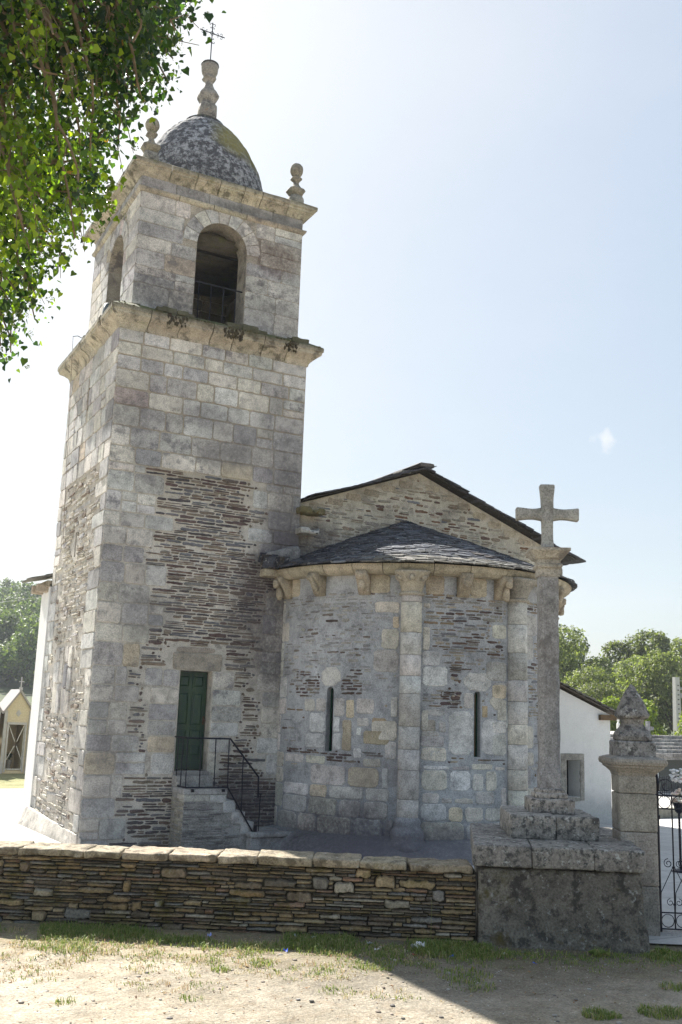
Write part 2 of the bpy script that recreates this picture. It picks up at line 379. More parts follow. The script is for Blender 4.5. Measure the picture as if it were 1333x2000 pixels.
M['finial'] = masonry('finial_stone', 50, .8, white=.35, orange=.35, dth=.5, bump=.9)
apse_st = [((7.9, 14.6, .1), (1.3, 1.2, .75), PUR, .9), ((8.7, 13.9, .0), (1.6, 1.2, .5), (.11, .1, .115), .8), ((10.3, 13.3, .0), (1.8, .9, .45), (.14, .13, .14), .7), ((8.3, 14.2, 1.25), (.7, .7, .25), (.17, .15, .15), .4)]
M['apse'] = masonry('apse_stone', 60, .3, white=.12, stains=apse_st)
M['apse_mortar'] = masonry('apse_mortar', 70, .22, white=.08, stains=apse_st, bump=.4)
M['gable'] = masonry('gable_stone', 60, .4, white=.1, stains=[((7.9, 16, 5.2), (.6, .5, .5), PUR, .8)])
M['carved'] = masonry('carved_stone', 55, .35, white=.12, bump=.7, darkc=(.12, .1, .08))
M['slate'] = masonry('slate', 40, .6, darkc=(.012, .013, .018), white=.6, moss=.5, mosscol=(.03, .028, .015), bump=.8, rough=.6, dth=.48, allover=True)
M['slate_plain'] = masonry('slate_plain', 40, .5, darkc=(.02, .02, .02), white=.2, bump=.6, rough=.7)
M['drywall'] = masonry('field_stone', 45, .5, darkc=(.03, .026, .02), white=.3, moss=.8, mosscol=(.075, .062, .014), mossth=.52, bump=1.0, orange=.12)
M['core'] = masonry('wall_core', 45, .5, darkc=(.008, .007, .006), white=0, bump=1.0)
M['coping'] = masonry('coping_stone', 50, .75, darkc=(.1, .08, .055), white=.5, allover=True, dscale=7, dth=.5, moss=.4, mosscol=(.06, .055, .012), mossth=.55, bump=1.0)
M['pedestal'] = masonry('pedestal_stone', 45, .85, darkc=(.045, .04, .036), white=.5, moss=.8, mosscol=(.055, .042, .01), mossth=.55, bump=1.8, dscale=8, dth=.5, allover=True)
M['lichen'] = masonry('lichen_granite', 45, .85, darkc=(.055, .055, .055), white=.9, bump=1.5, dth=.5, dscale=14, allover=True)
M['shaft'] = masonry('shaft_granite', 50, .75, dscale=4, dth=.5, darkc=(.13, .115, .11), white=.45, bump=.9)
M['pillar'] = masonry('pillar_granite', 55, .45, darkc=(.16, .15, .14), white=.15, bump=.8)
M['render'] = masonry('lime_render', 30, .1, darkc=(.5, .48, .45), white=0, bump=.2, gc=.15, dscale=2, stains=[((15.5, 17.3, .15), (1.6, .8, .45), (.33, .33, .32), .7)])
M['schiststair'] = masonry('stair_stone', 50, .5, white=.35, bump=.9)
M['iron'] = plain('wrought_iron', (.012, .013, .022), .4, .3, .2)
M['rust'] = plain('rusty_iron', (.09, .05, .035), .8, .2, .3)
M['green'] = None
def green_mat():
    mt, nt, b, out = new_mat('green_door_paint'); s = NT(nt)
    st = s.noise(9, 6, .7, sc3=(1, 1, .22)); c = s.mix(s.ramp(st, [(.42, 0), (.62, 1)]), (.006, .032, .02), (.03, .066, .026))
    c = s.mix(s.math('MULTIPLY', s.ramp(s.noise(26, 5, .7, sc3=(1, 1, .3)), [(.62, 0), (.72, 1)]), .5), c, (.1, .12, .07))
    s.l.new(c, b.inputs['Base Color']); b.inputs['Roughness'].default_value = .42; s.bump(b, st, .25, .005); return mt
M['green'] = green_mat()
M['greentrim'] = plain('green_trim', (.006, .06, .03), .4)
M['dark'] = plain('dark_pane', (.006, .007, .008), .12, 0, .1, spec=.6)
M['board'] = plain('weathered_board', (.13, .085, .045), .8, 0, .35, ns=12)
M['blackbar'] = plain('dark_wood', (.02, .017, .015), .8)

# ============================================================ THE CHURCH
church = thing('church', (9.0, 18.0, 0), 'old stone church with a domed bell tower, round apse, slate roofs and white side annexes', 'church')
TX0, TX1, TY0, TY1 = 4.14, 7.69, 16.0, 19.5
MORT = (.54, .5, .44)
def fF(u, v, d): return Vector((u, TY0-d, v))            # tower front
def fL(u, v, d): return Vector((TX0-d, u, v))            # tower left side
# --- tower body
mb = MB(); mb.box((TX0, TY0, -.1), (TX1, TY1, 8.6), MORT)
tw = mb.build('tower_wall', M['tower_mortar'], church)
cut = MB(); cut.box((5.61, TY0-.1, 1.18), (6.18, TY0+.32, 2.81)); boolean(tw, cut)
cut = MB()
for z0, z1, y in ((7.52, 8.1, 17.85), (4.79, 5.25, 17.88), (2.52, 3.0, 17.9)): cut.box((TX0-.1, y-.055, z0), (TX0+.4, y+.055, z1))
boolean(tw, cut)
# --- its stones: front
mb = MB()
front = [(8.55, 8.3, []), (8.3, 8.06, []), (8.06, 7.81, []), (7.81, 7.48, []), (7.48, 7.18, []), (7.18, 6.82, []), (6.82, 6.47, []), (6.47, 6.18, []),
 (6.18, 6.04, [(4.76, 6.99)]), (6.04, 5.7, [(5.11, 6.74)]), (5.7, 5.35, [(4.98, 7.05)]), (5.35, 5.1, [(5.32, 6.68)]), (5.1, 4.79, [(4.97, 6.9)]), (4.79, 4.51, [(4.85, 7.06)]),
 (4.51, 4.16, [(5.25, 7.4)]), (4.16, 3.85, [(4.99, 7.1)]), (3.85, 3.5, [(5.25, 7.05)]), (3.5, 3.2, [(5.02, 7.1)]), (3.2, 2.82, [(4.9, 5.4), (6.38, 7.0)]), (2.82, 2.52, [(4.71, 5.0), (6.58, 7.0)]),
 (2.52, 2.25, [(4.93, 5.12), (6.72, 7.11)]), (2.25, 1.98, [(4.76, 5.1), (6.75, 7.1)]), (1.98, 1.74, [(4.76, 5.1), (6.7, 7.13)]), (1.74, 1.47, [(4.98, 5.13), (6.6, 7.05)]), (1.47, 1.12, [(5.12, 5.2), (6.35, 7.24)]),
 (1.12, .77, [(4.76, 7.8)]), (.77, .46, [(4.67, 7.8)]), (.46, .13, [(4.87, 7.8)]), (.13, -.08, [(4.6, 7.8)])]
doorhole = [(5.6, 6.19)]
zones = []
for z1, z0, sch in front:
    zones += [(a, b, z0, z1) for a, b in sch]
    holes = list(sch)
    if z1 > 1.15 and z0 < 2.8: holes += doorhole
    if z0 < 2.83 and z1 > 2.9: 
        ashrow(mb, fF, minus([(TX0-.012, TX1)], [(4.9, 5.5), (6.3, 7.05)]+[(5.5, 6.3)]), z0, z1, .25, .5)
        stone(mb, fF, 5.47, 2.82, 6.33, 3.1, .02, (.38, .34, .28), .006, .06, .01); stone(mb, fF, 5.52, 3.11, 6.2, 3.2, .012, (.36, .31, .26)); continue
    big = z0 > 6.1
    ashrow(mb, fF, minus([(TX0-.012, TX1)], holes), z0, z1, .28 if big else .25, .62 if big else .5, .02, (.01, .022) if big else (.008, .018), pal=GRA, cham=.01)
def okF(u, v):
    if 5.42 < u < 6.38 and 1.1 < v < 3.22: return False
    for a, b, z0, z1 in zones:
        if a <= u <= b and z0-.001 <= v <= z1+.001: return True
    return False
slabs(mb, fF, 4.6, 7.7, -.05, 6.18, okF, SCH, (.026, .072), (.1, .45), (.01, .024), .96, (.006, .02), slope=-.008, jam=.009, cr=.34)
# --- left side: ashlar above, rough rubble and schist below
Lh = [(17.8-.01, 17.91+.01)]
z = 8.55
while z > 6.3:
    h = rnd.uniform(.27, .36); z0 = z-h
    ashrow(mb, fL, minus([(TY0-.0, TY1)], [(17.78, 17.92)] if z0 < 8.1 and z > 7.52 else []), z0, z, .25, .6, .018, (.01, .025)); z = z0
ztop = z; Lz = []
while z > -.1:
    h = rnd.uniform(.24, .38); z0 = z-h; a = TY0+rnd.choice((.35, .5, .75)); b = TY1-rnd.choice((.3, .5, .7)); Lz.append((a, b, z0, z))
    ashrow(mb, fL, [(TY0, a), (b, TY1)], z0, z, .25, .7, .02, (.01, .03)); z = z0
def okL(u, v):
    for s0, s1 in ((4.77, 5.27), (2.3, 3.2)):
        if s0 < v < s1 and 17.75 < u < 18.02: return False
    if 2.0 < v < 3.2 and 17.3 < u < 18.6: return False
    for a, b, z0, z1 in Lz:
        if a <= u <= b and z0-.001 <= v <= z1+.001: return True
    return False
slabs(mb, fL, TY0, TY1, -.05, ztop, okL, SCHL, (.05, .11), (.1, .42), (.016, .04), .85, (.006, .03), jam=.012)
# tall granite blocks round the lowest slit
for a, b in ((17.32, 17.58), (17.6, 17.82), (18.0, 18.22), (18.24, 18.58)):
    q = 2.02
    while q < 3.15:
        hh = min(rnd.uniform(.35, .6), 3.2-q)
        if hh > .08: stone(mb, fL, a, q, b, q+hh-.02, rnd.uniform(.015, .04), pick(GRA), .012, .12)
        q += hh
tws = mb.build('masonry', M['tower'], tw)
# battered foot along the left side
mb = MB()
def fbat(x, y, z): return Vector((x, y, z))
mb.rbox((TX0-.22, 15.9, -.1), (TX0+.02, 19.62, .3), None, .09, .02, .022, 4, (.5, .47, .42), mod=lambda p: Vector((TX0+.02-(TX0+.02-p.x)*(.15+.85*(p.y-15.9)/3.7)*(1-.55*max(0, p.z)/.3), p.y, p.z*(.6+.45*(p.y-15.9)/3.7))))
mb.build('footing', M['tower'], tw, True)
# slit frames
for z0, z1, y_ in ((7.52, 8.1, 17.85), (4.79, 5.25, 17.88), (2.52, 3.0, 17.9)):
    mb = MB(); mb.box((TX0+.28, y_-.06, z0-.01), (TX0+.3, y_+.06, z1+.01), (1, 1, 1)); mb.build('slit_window', M['dark'], church)
# --- door
door = MB(); D0, D1, DZ0, DZ1, DY = 5.625, 6.165, 1.2, 2.8, TY0+.2
door.box((D0, DY, DZ0), (D1, DY+.05, DZ1))
dm = door.build('door', M['green'], church)
def panel(x0, x1, z0, z1):
    p = MB()
    # moulding frame and raised field
    for a, b, c, d in ((x0, x1, z0, z0+.02), (x0, x1, z1-.02, z1), (x0, x0+.018, z0+.02, z1-.02), (x1-.018, x1, z0+.02, z1-.02)):
        p.box((a, DY-.014, c), (b, DY+.002, d))
    a = .035
    p.add([Vector(q) for q in ((x0+.022, DY-.001, z0+.024), (x1-.022, DY-.001, z0+.024), (x1-.022, DY-.001, z1-.024), (x0+.022, DY-.001, z1-.024),
           (x0+a+.01, DY-.012, z0+a+.015), (x1-a-.01, DY-.012, z0+a+.015), (x1-a-.01, DY-.012, z1-a-.015), (x0+a+.01, DY-.012, z1-a-.015))],
          [(0, 1, 5, 4), (1, 2, 6, 5), (2, 3, 7, 6), (3, 0, 4, 7), (4, 5, 6, 7)])
    p.build('door_panel', M['green'], dm)
for x0, x1 in ((D0+.03, D0+.235), (D0+.285, D0+.49)):
    for z0, z1 in ((2.53, 2.75), (1.9, 2.46), (1.66, 1.86), (1.4, 1.61)): panel(x0, x1, z0, z1)
for x0, z0 in ((D0+.03, 1.24),): 
    p = MB(); p.box((x0, DY-.01, z0), (D1-.05, DY+.001, z0+.1)); p.build('kick_board', M['green'], dm)
p = MB(); p.lathe((D1-.035, DY-.06, 2.0), [(.0, -.02), (.022, -.012), (.022, .012), (0, .02)], 10); p.tube([(D1-.035, DY, 2.0), (D1-.035, DY-.06, 2.0)], .008); p.box((D1-.055, DY-.012, 1.93), (D1-.015, DY, 2.07)); p.build('door_handle', M['rust'], dm)
p = MB(); p.rbox((5.59, TY0-.03, 1.1), (6.22, TY0+.3, 1.18), None, .1, .012, .005, col=(.33, .31, .29)); p.build('door_sill', M['tower'], church, True)
# --- mid and top cornices, in blocks with mitred corners
def cornice(name, x0, y0, x1, y1, prof, n, mat, amp=.006, sub=1):
    mb = MB()
    sides = [((x0, y0), (x1, y0), (0, -1)), ((x1, y0), (x1, y1), (1, 0)), ((x1, y1), (x0, y1), (0, 1)), ((x0, y1), (x0, y0), (-1, 0))]
    for (ax, ay), (bx, by), (nx, ny) in sides:
        L = math.hypot(bx-ax, by-ay); tx, ty = (bx-ax)/L, (by-ay)/L
        cuts = [0]+[L*(i+rnd.uniform(-.18, .18))/n for i in range(1, n)]+[L]
        for i in range(n):
            g = .007; s0, s1 = cuts[i]+(g if i else 0), cuts[i+1]-(g if i < n-1 else 0); dd = rnd.uniform(-.008, .008); dz = rnd.uniform(-.005, .005)
            rows = []; ns_ = max(2, int((s1-s0)/.1))
            for k in range(ns_+1):
                q = s0+(s1-s0)*k/ns_; row = []
                for (o_, z_) in prof:
                    qq = q
                    if i == 0 and k == 0: qq = -o_
                    if i == n-1 and k == ns_: qq = L+o_
                    oo = o_+(dd if o_ > .01 else 0); p = Vector((ax+tx*qq+nx*oo, ay+ty*qq+ny*oo, z_+dz))
                    if 0 < k < ns_ or (i and k == 0) or (i < n-1 and k == ns_): p += Nv(p, 7)*amp+Nv(p, 2.2)*amp
                    row.append(p)
                rows.append(row)
            m_ = len(prof); vs_ = [p for r in rows for p in r]; fs = []
            for k in range(ns_):
                for j in range(m_):
                    jj = (j+1) % m_; fs.append((k*m_+j, k*m_+jj, (k+1)*m_+jj, (k+1)*m_+j))
            fs.append(tuple(reversed(range(m_)))); fs.append(tuple(ns_*m_+j for j in range(m_)))
            mb.add(vs_, fs, jit((.43, .385, .3), .12))
    return mb.build(name, mat, church)
cornice('tower_cornice', TX0, TY0, TX1, TY1, [(-.35, 8.52), (.02, 8.52), (.03, 8.57), (.06, 8.62), (.12, 8.67), (.19, 8.71), (.21, 8.73), (.215, 8.77), (.235, 8.79), (.235, 8.86), (.2, 8.885), (.02, 8.99), (-.14, 9.06), (-.35, 9.08)], 7, M['cornice'], .008)
# ragged moss cushions and slabs lying on that cornice
mb = MB()
for i in range(9):
    x = 4.15+rnd.random()*3.3; w = rnd.uniform(.12, .4)
    mb = MB(); mb.rbox((x, 15.82+rnd.uniform(-.02, .06), 8.9), (x+w, 16.1, 8.97+rnd.uniform(0, .06)), None, .05, .02, .02, 9, jit((.2, .19, .14))); mb.build('loose_slab', M['cornice'], church, True)
for i in range(7):
    y = 16.1+rnd.random()*3.2; w = rnd.uniform(.15, .4)
    mb = MB(); mb.rbox((3.98, y, 8.9), (4.2, y+w, 8.98+rnd.uniform(0, .05)), None, .05, .02, .02, 9, jit((.24, .22, .18))); mb.build('loose_slab', M['cornice'], church, True)
mb = MB()
for i in range(1500):
    side = rnd.random() < .75
    if side:
        x = 4.0+rnd.random()*3.85; k = Nz((x*2.3, 0, 3)); 
        if k < -.08: continue
        y = 15.76+rnd.random()**1.5*.32; z = 8.87+max(0, y-15.8)*.45
    else:
        y = 15.8+rnd.random()*3.6; x = 3.92+rnd.random()*.25; z = 8.88+max(0, x-3.94)*.45
        if Nz((y*2.3, 1, 3)) < .05: continue
    r = rnd.uniform(.008, .022); mb.lathe((x, y, z), [(0, -r), (r, -r*.2), (r*.7, r*.7), (0, r)], 5, jit((.075, .07, .03), .4))
for i in range(520):      # hanging tufts on the face of the cornice
    x = 4.1+rnd.random()*3.7
    if Nz((x*1.7, 5, 3)) < .12: continue
    z = 8.7+rnd.random()*.17; y = 15.765+(0 if z > 8.77 else (.8-(z-8.7))*.0+.03); r = rnd.uniform(.01, .034)
    mb.lathe((x, y, z), [(0, -r*2), (r, -r*.2), (r*.7, r*.7), (0, r)], 5, jit((.05, .04, .022), .4))
mo, nt, b, out = new_mat('moss'); s = NT(nt); s.l.new(s.attr(), b.inputs['Base Color']); b.inputs['Roughness'].default_value = 1; M['moss'] = mo
mb.build('moss', mo, church, kind='stuff')
# --- belfry
BX0, BX1, BY0, BY1 = 4.36, 7.57, 16.18, 19.33
mb = MB(); mb.box((BX0, BY0, 8.9), (BX1, BY1, 11.6), (.38, .34, .28))
bf = mb.build('belfry_wall', M['belfry'], church)
def archpoly(c, hw, z0, zs, n=16):
    return [(c-hw, z0), (c+hw, z0)]+[(c+hw*math.cos(math.pi*i/n), zs+hw*math.sin(math.pi*i/n)) for i in range(n+1)]
AC, AW, AS = 5.955, .49, 10.53
LC, LW, LS = 17.55, .5, 10.42
cut = MB(); cut.prism(archpoly(AC, AW, 9.0, AS), lambda u, v, d: Vector((u, BY0-d, v)), .1, -.6); boolean(bf, cut)
cut = MB(); cut.prism(archpoly(LC, LW, 9.0, LS), lambda u, v, d: Vector((BX0-d, u, v)), .1, -.6); boolean(bf, cut)
cut = MB(); cut.box((BX0+.42, BY0+.42, 9.02), (BX1-.42, BY1-.42, 11.35)); boolean(bf, cut)
# inside lining of mossy vaulting stones, interior shade put into their dark colours
def lining():
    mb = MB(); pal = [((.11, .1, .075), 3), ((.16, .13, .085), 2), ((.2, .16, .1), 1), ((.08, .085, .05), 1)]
    y = BY1-.43; x = BX1-.43
    z = 9.05
    while z < 11.3:
        h = rnd.uniform(.2, .3)
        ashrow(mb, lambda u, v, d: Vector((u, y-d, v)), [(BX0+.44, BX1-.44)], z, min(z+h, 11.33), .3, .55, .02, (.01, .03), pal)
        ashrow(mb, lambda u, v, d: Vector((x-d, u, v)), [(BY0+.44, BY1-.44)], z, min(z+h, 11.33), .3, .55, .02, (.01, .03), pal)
        z += h
    # ribs closing in towards the dome
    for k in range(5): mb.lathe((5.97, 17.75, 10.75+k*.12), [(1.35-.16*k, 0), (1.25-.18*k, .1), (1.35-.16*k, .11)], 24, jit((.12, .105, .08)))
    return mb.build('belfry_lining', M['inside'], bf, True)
lining()
mb = MB()
def fBF(u, v, d): return Vector((u, BY0-d, v))
def fBL(u, v, d): return Vector((BX0-d, u, v))
zz = [9.06, 9.5, 9.82, 10.14, 10.4, 10.66, 10.93, 11.24]
RING = .27
for k in range(7):
    z0, z1 = zz[k], zz[k+1]; zt = z1-.0
    def half(c, hw, zs, z, extra):
        if z <= zs: return hw+(extra if z > zs-.05 else .0)
        q = (hw+extra)**2-(z-zs)**2
        return math.sqrt(q) if q > 0 else 0
    hw = max(half(AC, AW, AS, z0, RING), half(AC, AW, AS, z0, RING) if z0 >= AS-.1 else AW)
    if z1 > AS and z0 < AS: hw = AW+RING
    ashrow(mb, fBF, minus([(BX0-.01, BX1)], [(AC-hw-.005, AC+hw+.005)] if hw > .02 else []), z0, z1, .3, .75, .012, (.004, .01), sub=.1)
    hw = LW if z1 <= LS+.05 else (LW+RING if z0 < LS else half(LC, LW, LS, z0, RING))
    ashrow(mb, fBL, minus([(BY0, BY1)], [(LC-hw-.005, LC+hw+.005)] if hw > .02 else []), z0, z1, .3, .75, .012, (.004, .01), sub=.1)
def ring(mb, f, c, hw, zs, n=9, r1=None, dep=.012):
    r1 = r1 or hw+RING
    for i in range(n):
        a0, a1 = math.pi*i/n+.012, math.pi*(i+1)/n-.012; P = []
        K = 4; col = pick(GRA)
        arc0 = [(c+hw*1.004*math.cos(a0+(a1-a0)*k/K), zs+hw*1.004*math.sin(a0+(a1-a0)*k/K)) for k in range(K+1)]
        arc1 = [(c+r1*math.cos(a1+(a0-a1)*k/K), zs+r1*math.sin(a1+(a0-a1)*k/K)) for k in range(K+1)]
        mb.prism(arc0+arc1, f, dep+rnd.uniform(-.003, .003), -.3, col)
ring(mb, fBF, AC, AW, AS); ring(mb, fBL, LC, LW, LS)
mb.build('masonry', M['belfry'], bf)
# thin string course and frieze
cornice('string_course', BX0, BY0, BX1, BY1, [(-.1, 11.22), (.02, 11.235), (.045, 11.26), (.06, 11.29), (.06, 11.315), (.03, 11.33), (-.1, 11.34)], 5, M['belfry'], .003)
mb = MB()
for i in range(5):
    a = BX0+(BX1-BX0)*i/5; b = BX0+(BX1-BX0)*(i+1)/5; stone(mb, fBF, a+.004, 11.34, b-.004, 11.55, .012, jit((.34, .33, .32)), .002, .03, .004)
    a = BY0+(BY1-BY0)*i/5; b = BY0+(BY1-BY0)*(i+1)/5; stone(mb, fBL, a+.004, 11.34, b-.004, 11.55, .012, jit((.34, .33, .32)), .002, .03, .004)
mb.build('frieze', M['belfry'], church)
cornice('top_cornice', BX0, BY0, BX1, BY1, [(-.5, 11.53), (.02, 11.53), (.035, 11.56), (.07, 11.6), (.13, 11.64), (.16, 11.65), (.165, 11.68), (.205, 11.7), (.21, 11.77), (.17, 11.8), (-.2, 11.84), (-.5, 11.85)], 7, M['cornice'], .006)
# --- dome
DC = (5.97, 17.76, 0)
prof = [(1.38, 11.8), (1.37, 12.3), (1.33, 12.5), (1.28, 12.66), (1.215, 12.88), (1.115, 13.08), (.98, 13.33), (.82, 13.56), (.66, 13.74), (.48, 13.9), (.35, 13.98), (.0, 14.0)]
fine = []
for (r, z_), (r2, z2) in zip(prof[:-1], prof[1:]):
    for k in range(5): fine.append((r+(r2-r)*k/5, z_+(z2-z_)*k/5))
fine.append(prof[-1]); fine = [(r*.975, 11.8+(z_-11.8)*.962) for r, z_ in fine]
cs = [11.8, 12.15, 12.48, 12.78, 13.06, 13.32, 13.56, 13.78, 13.96, 14.2]
mb = MB(); n = 160; vs_ = []; fs = []
for r, z_ in fine:
    row = next((k for k in range(len(cs)-1) if cs[k] <= z_ < cs[k+1]), 8); gz = min(abs(z_-q) for q in cs)
    for i in range(n):
        a = 2*math.pi*i/n; per = 18-row; ph = (a/(2*math.pi)*per+row*.5) % 1.0; gj = min(ph, 1-ph)*2*math.pi*r/per
        inn = .012*(gz < .016)+.01*(gj < .02)
        p = Vector((DC[0]+(r-inn)*math.cos(a), DC[1]+(r-inn)*math.sin(a), z_)); p += Nv(p, 4)*.012+Nv(p, 11)*.008; vs_.append(p)
for k in range(len(fine)-1):
    for i in range(n): j = (i+1) % n; fs.append((k*n+i, k*n+j, (k+1)*n+j, (k+1)*n+i))
mb.add(vs_, fs, (.34, .34, .35)); mb.build('dome', M['dome'], church, True)
mb = MB(); mb.lathe((DC[0], DC[1], 0), [(.28, 13.84), (.4, 13.86), (.41, 13.89), (.4, 13.92), (.28, 13.94)], 28, (.1, .11, .09), amp=.008)
mb.build('dome_collar', M['dome'], church, True)
# urn finial
def sqprof(mb, c, prof, col, n=16, rot=0):
    vs_ = []; fs = []; m_ = 16
    for (r, z_, q) in prof:      # q: 0 round, 1 square
        for i in range(m_):
            a = 2*math.pi*(i+.5)/m_; k = 1/max(abs(math.cos(a)), abs(math.sin(a))); rr = r*(1+(min(k, 1.36)-1)*q)
            p = Vector((c[0]+rr*math.cos(a+rot), c[1]+rr*math.sin(a+rot), c[2]+z_)); vs_.append(p+Nv(p, 9)*.006)
    for k in range(len(prof)-1):
        for i in range(m_): j = (i+1) % m_; fs.append((k*m_+i, k*m_+j, (k+1)*m_+j, (k+1)*m_+i))
    fs.append(tuple(reversed(range(m_)))); fs.append(tuple((len(prof)-1)*m_+i for i in range(m_))); mb.add(vs_, fs, col)
uc = (6.02, 17.76, 0)
mb = MB(); sqprof(mb, uc, [(.175, 13.9, 1), (.17, 14.3, 1), (.165, 14.37, 1), (.12, 14.4, 1), (.15, 14.46, 1), (.19, 14.54, 1), (.2, 14.6, 1), (.17, 14.66, 1), (.12, 14.74, 1), (.08, 14.84, 1), (.07, 14.9, 1), (.075, 14.95, 1), (.12, 14.98, 1), (.13, 15.0, 1), (.115, 15.03, .8), (.1, 15.05, 0), (.14, 15.09, 0), (.17, 15.16, 0), (.178, 15.25, 0), (.176, 15.32, 0), (.0, 15.33, 0)], (.3, .28, .25))
mb.build('urn_finial', M['finial'], church, True)
mb = MB(); mb.lathe((uc[0], uc[1], 0), [(.18, 15.3), (.19, 15.31), (.185, 15.335), (.12, 15.37), (.05, 15.385), (0, 15.39)], 20, (.06, .06, .06)); mb.build('metal_cap', M['slate_plain'], church, True)
# wrought iron cross on the urn, turned to face the front
ic = MB(); cx, cyy = uc[0], uc[1]
def X(x, z): return Vector((cx+x, cyy, z))
ic.tube([X(0, 15.38), X(0, 16.33)], .011, 6); ic.tube([X(-.28, 16.08), X(.28, 16.08)], .011, 6)
def curl(c, r, a0, turns, sgn=1, n=12, th=.0065, shrink=.35):
    return [X(c[0]+r*(1-(1-shrink)*k/n)*math.cos(a0+sgn*turns*2*math.pi*k/n), c[1]+r*(1-(1-shrink)*k/n)*math.sin(a0+sgn*turns*2*math.pi*k/n)) for k in range(n+1)]
for dx, dz in ((1, 0), (-1, 0), (0, 1), (0, -1)):
    for sgn in (1, -1):
        for dist, rr in ((.2, .036), (.12, .024)):
            px_, pz_ = (dx*dist+(-dz*sgn)*(rr+.006), dz*dist+(dx*sgn)*(rr+.006))
            a = math.atan2(-dx*sgn, dz*sgn)
            ic.tube(curl((px_, 16.08+pz_), rr, a, .8, sgn if dx+dz > 0 else sgn), .006, 4)
for sx_ in (1, -1):
    for sz_ in (1, -1):
        ic.tube([X(sx_*.09*(1-math.sin(t)), 16.08+sz_*.09*(1-math.cos(t))) for t in [math.pi/2*k/6 for k in range(7)]], .0055, 4)
ic.tube([X(-.0, 15.86), X(.035, 15.86)], .008); ic.build('iron_cross', M['iron'], church)
# corner finials
def ball_finial(x, y):
    mb = MB(); sqprof(mb, (x, y, 11.8), [(.14, 0, 1), (.14, .22, 1), (.13, .27, 1), (.12, .29, 1)], (.33, .31, .27)); 
    sqprof(mb, (x, y, 11.8), [(.1, .29, 1), (.13, .36, 1), (.165, .41, 1), (.16, .43, 1), (.1, .47, 1), (.06, .54, .8), (.05, .6, .5), (.06, .63, .6), (.1, .67, 1), (.095, .69, 1), (.05, .71, .3), (.05, .74, 0), (.1, .77, 0), (.127, .83, 0), (.132, .88, 0), (.12, .94, 0), (.09, .98, 0), (.04, 1.005, 0), (0, 1.01, 0)], (.32, .29, .23))
    return mb.build('ball_finial', M['finial'], church, True)
ball_finial(7.47, 16.36); ball_finial(4.52, 16.36); ball_finial(4.52, 19.13); ball_finial(7.42, 19.13)
# belfry railing and beam
mb = MB(); zr = 9.83; yb = BY0+.12
mb.tube([(AC-.5, yb, zr), (AC+.5, yb, zr)], .015, 6); mb.build('belfry_rail', M['iron'], church)
for k in range(4):
    mb = MB(); x = AC-.36+k*.24; mb.tube([(x, yb, 9.02), (x, yb, zr)], .009, 6); mb.build('baluster', M['iron'], church)
mb = MB(); mb.rbox((BX0+.4, 16.85, 10.72), (BX1-.4, 16.93, 10.8), None, .3, .01, .004, col=(1, 1, 1)); mb.build('bell_beam', M['blackbar'], church)
# ============ apse
AX, AY, AR = 10.15, 16.05, 2.7
def fA(u, v, d):     # u: angle in degrees*AR arc metres measured from -180
    a = math.pi+u/AR
    return Vector((AX+(AR+d)*math.cos(a), AY+(AR+d)*math.sin(a), v))
def ua(deg): return R_(deg+180)*AR
mb = MB(); n = 72
vs_ = []; H_ = [-.1, 1.0, 2.0, 3.0, 4.3, 4.55]
for z_ in H_:
    for i in range(n+1): vs_.append(fA(AR*math.pi*i/n, z_, 0))
no = len(vs_)
for z_ in (H_[0], H_[-1]):
    for i in range(n+1): vs_.append(fA(AR*math.pi*i/n, z_, -.55))
fs = []
for k in range(5):
    for i in range(n): fs.append((k*(n+1)+i, k*(n+1)+i+1, (k+1)*(n+1)+i+1, (k+1)*(n+1)+i))
for i in range(n): fs.append((no+i+1, no+i, no+n+1+i, no+n+2+i)); fs.append((i+1, i, no+i, no+i+1)); fs.append((5*(n+1)+i, 5*(n+1)+i+1, no+n+2+i, no+n+1+i))
fs.append((0, *[k*(n+1) for k in range(1, 6)], no+n+1, no)); fs.append((n, no+n, no+2*n+1, *[k*(n+1)+n for k in range(5, 0, -1)]))
mb.add(vs_, fs, (.385, .39, .395)); ap = mb.build('apse_wall', M['apse_mortar'], church)
WN = [(-151.3, 1.58, 2.6, .135), (-98.4, 1.58, 2.6, .12)]
WW = {}
for deg, z0, z1, w in WN:
    cut = MB(); uc_ = ua(deg); cut.prism(archpoly(uc_, w/2, z0, z1-w/2+.02, 8), fA, .15, -.7); boolean(ap, cut)
mb = MB()
cols_ = [-122.3, -82.3, -18.0]
blocked = [(ua(d)-.19, ua(d)+.19, -1, 4.2) for d in cols_]+[(ua(d)-w/2-.005, ua(d)+w/2+.005, z0, z1+.02) for d, z0, z1, w in WN]
gz = []          # granite zones (u0,u1,z0,z1)
def G(u0, z0, u1, z1, col=None, dep=None, sub=False, cr=.13):
    gz.append((u0-.01, u1+.01, z0-.01, z1+.01)); stone(mb, fA, u0+.008, z0+.008, u1-.008, z1-.008, dep or rnd.uniform(.006, .014), col or pick(GRD), .008, cr, .01)
for ci, d in enumerate(cols_):
    for sgn in (-1, 1):
        z_ = 1.5 if ci == 0 else .3; 
        while z_ < 3.95:
            h = rnd.uniform(.2, .4); w = rnd.choice((.12, .2, .3, .42))
            if rnd.random() < .82:
                a, b = (ua(d)-.19-w, ua(d)-.19) if sgn < 0 else (ua(d)+.19, ua(d)+.19+w); G(a, z_, b, min(z_+h, 4.02), cr=.15)
            z_ += h+rnd.choice((0, 0, .05))
z_ = .3
while z_ < 4.1:      # quoins against the tower
    h = rnd.uniform(.25, .4); G(ua(-180), z_, ua(-180)+rnd.choice((.14, .3, .36)), min(z_+h, 4.12)); z_ += h
u = ua(-151.3); WH = (.6, .595, .58)
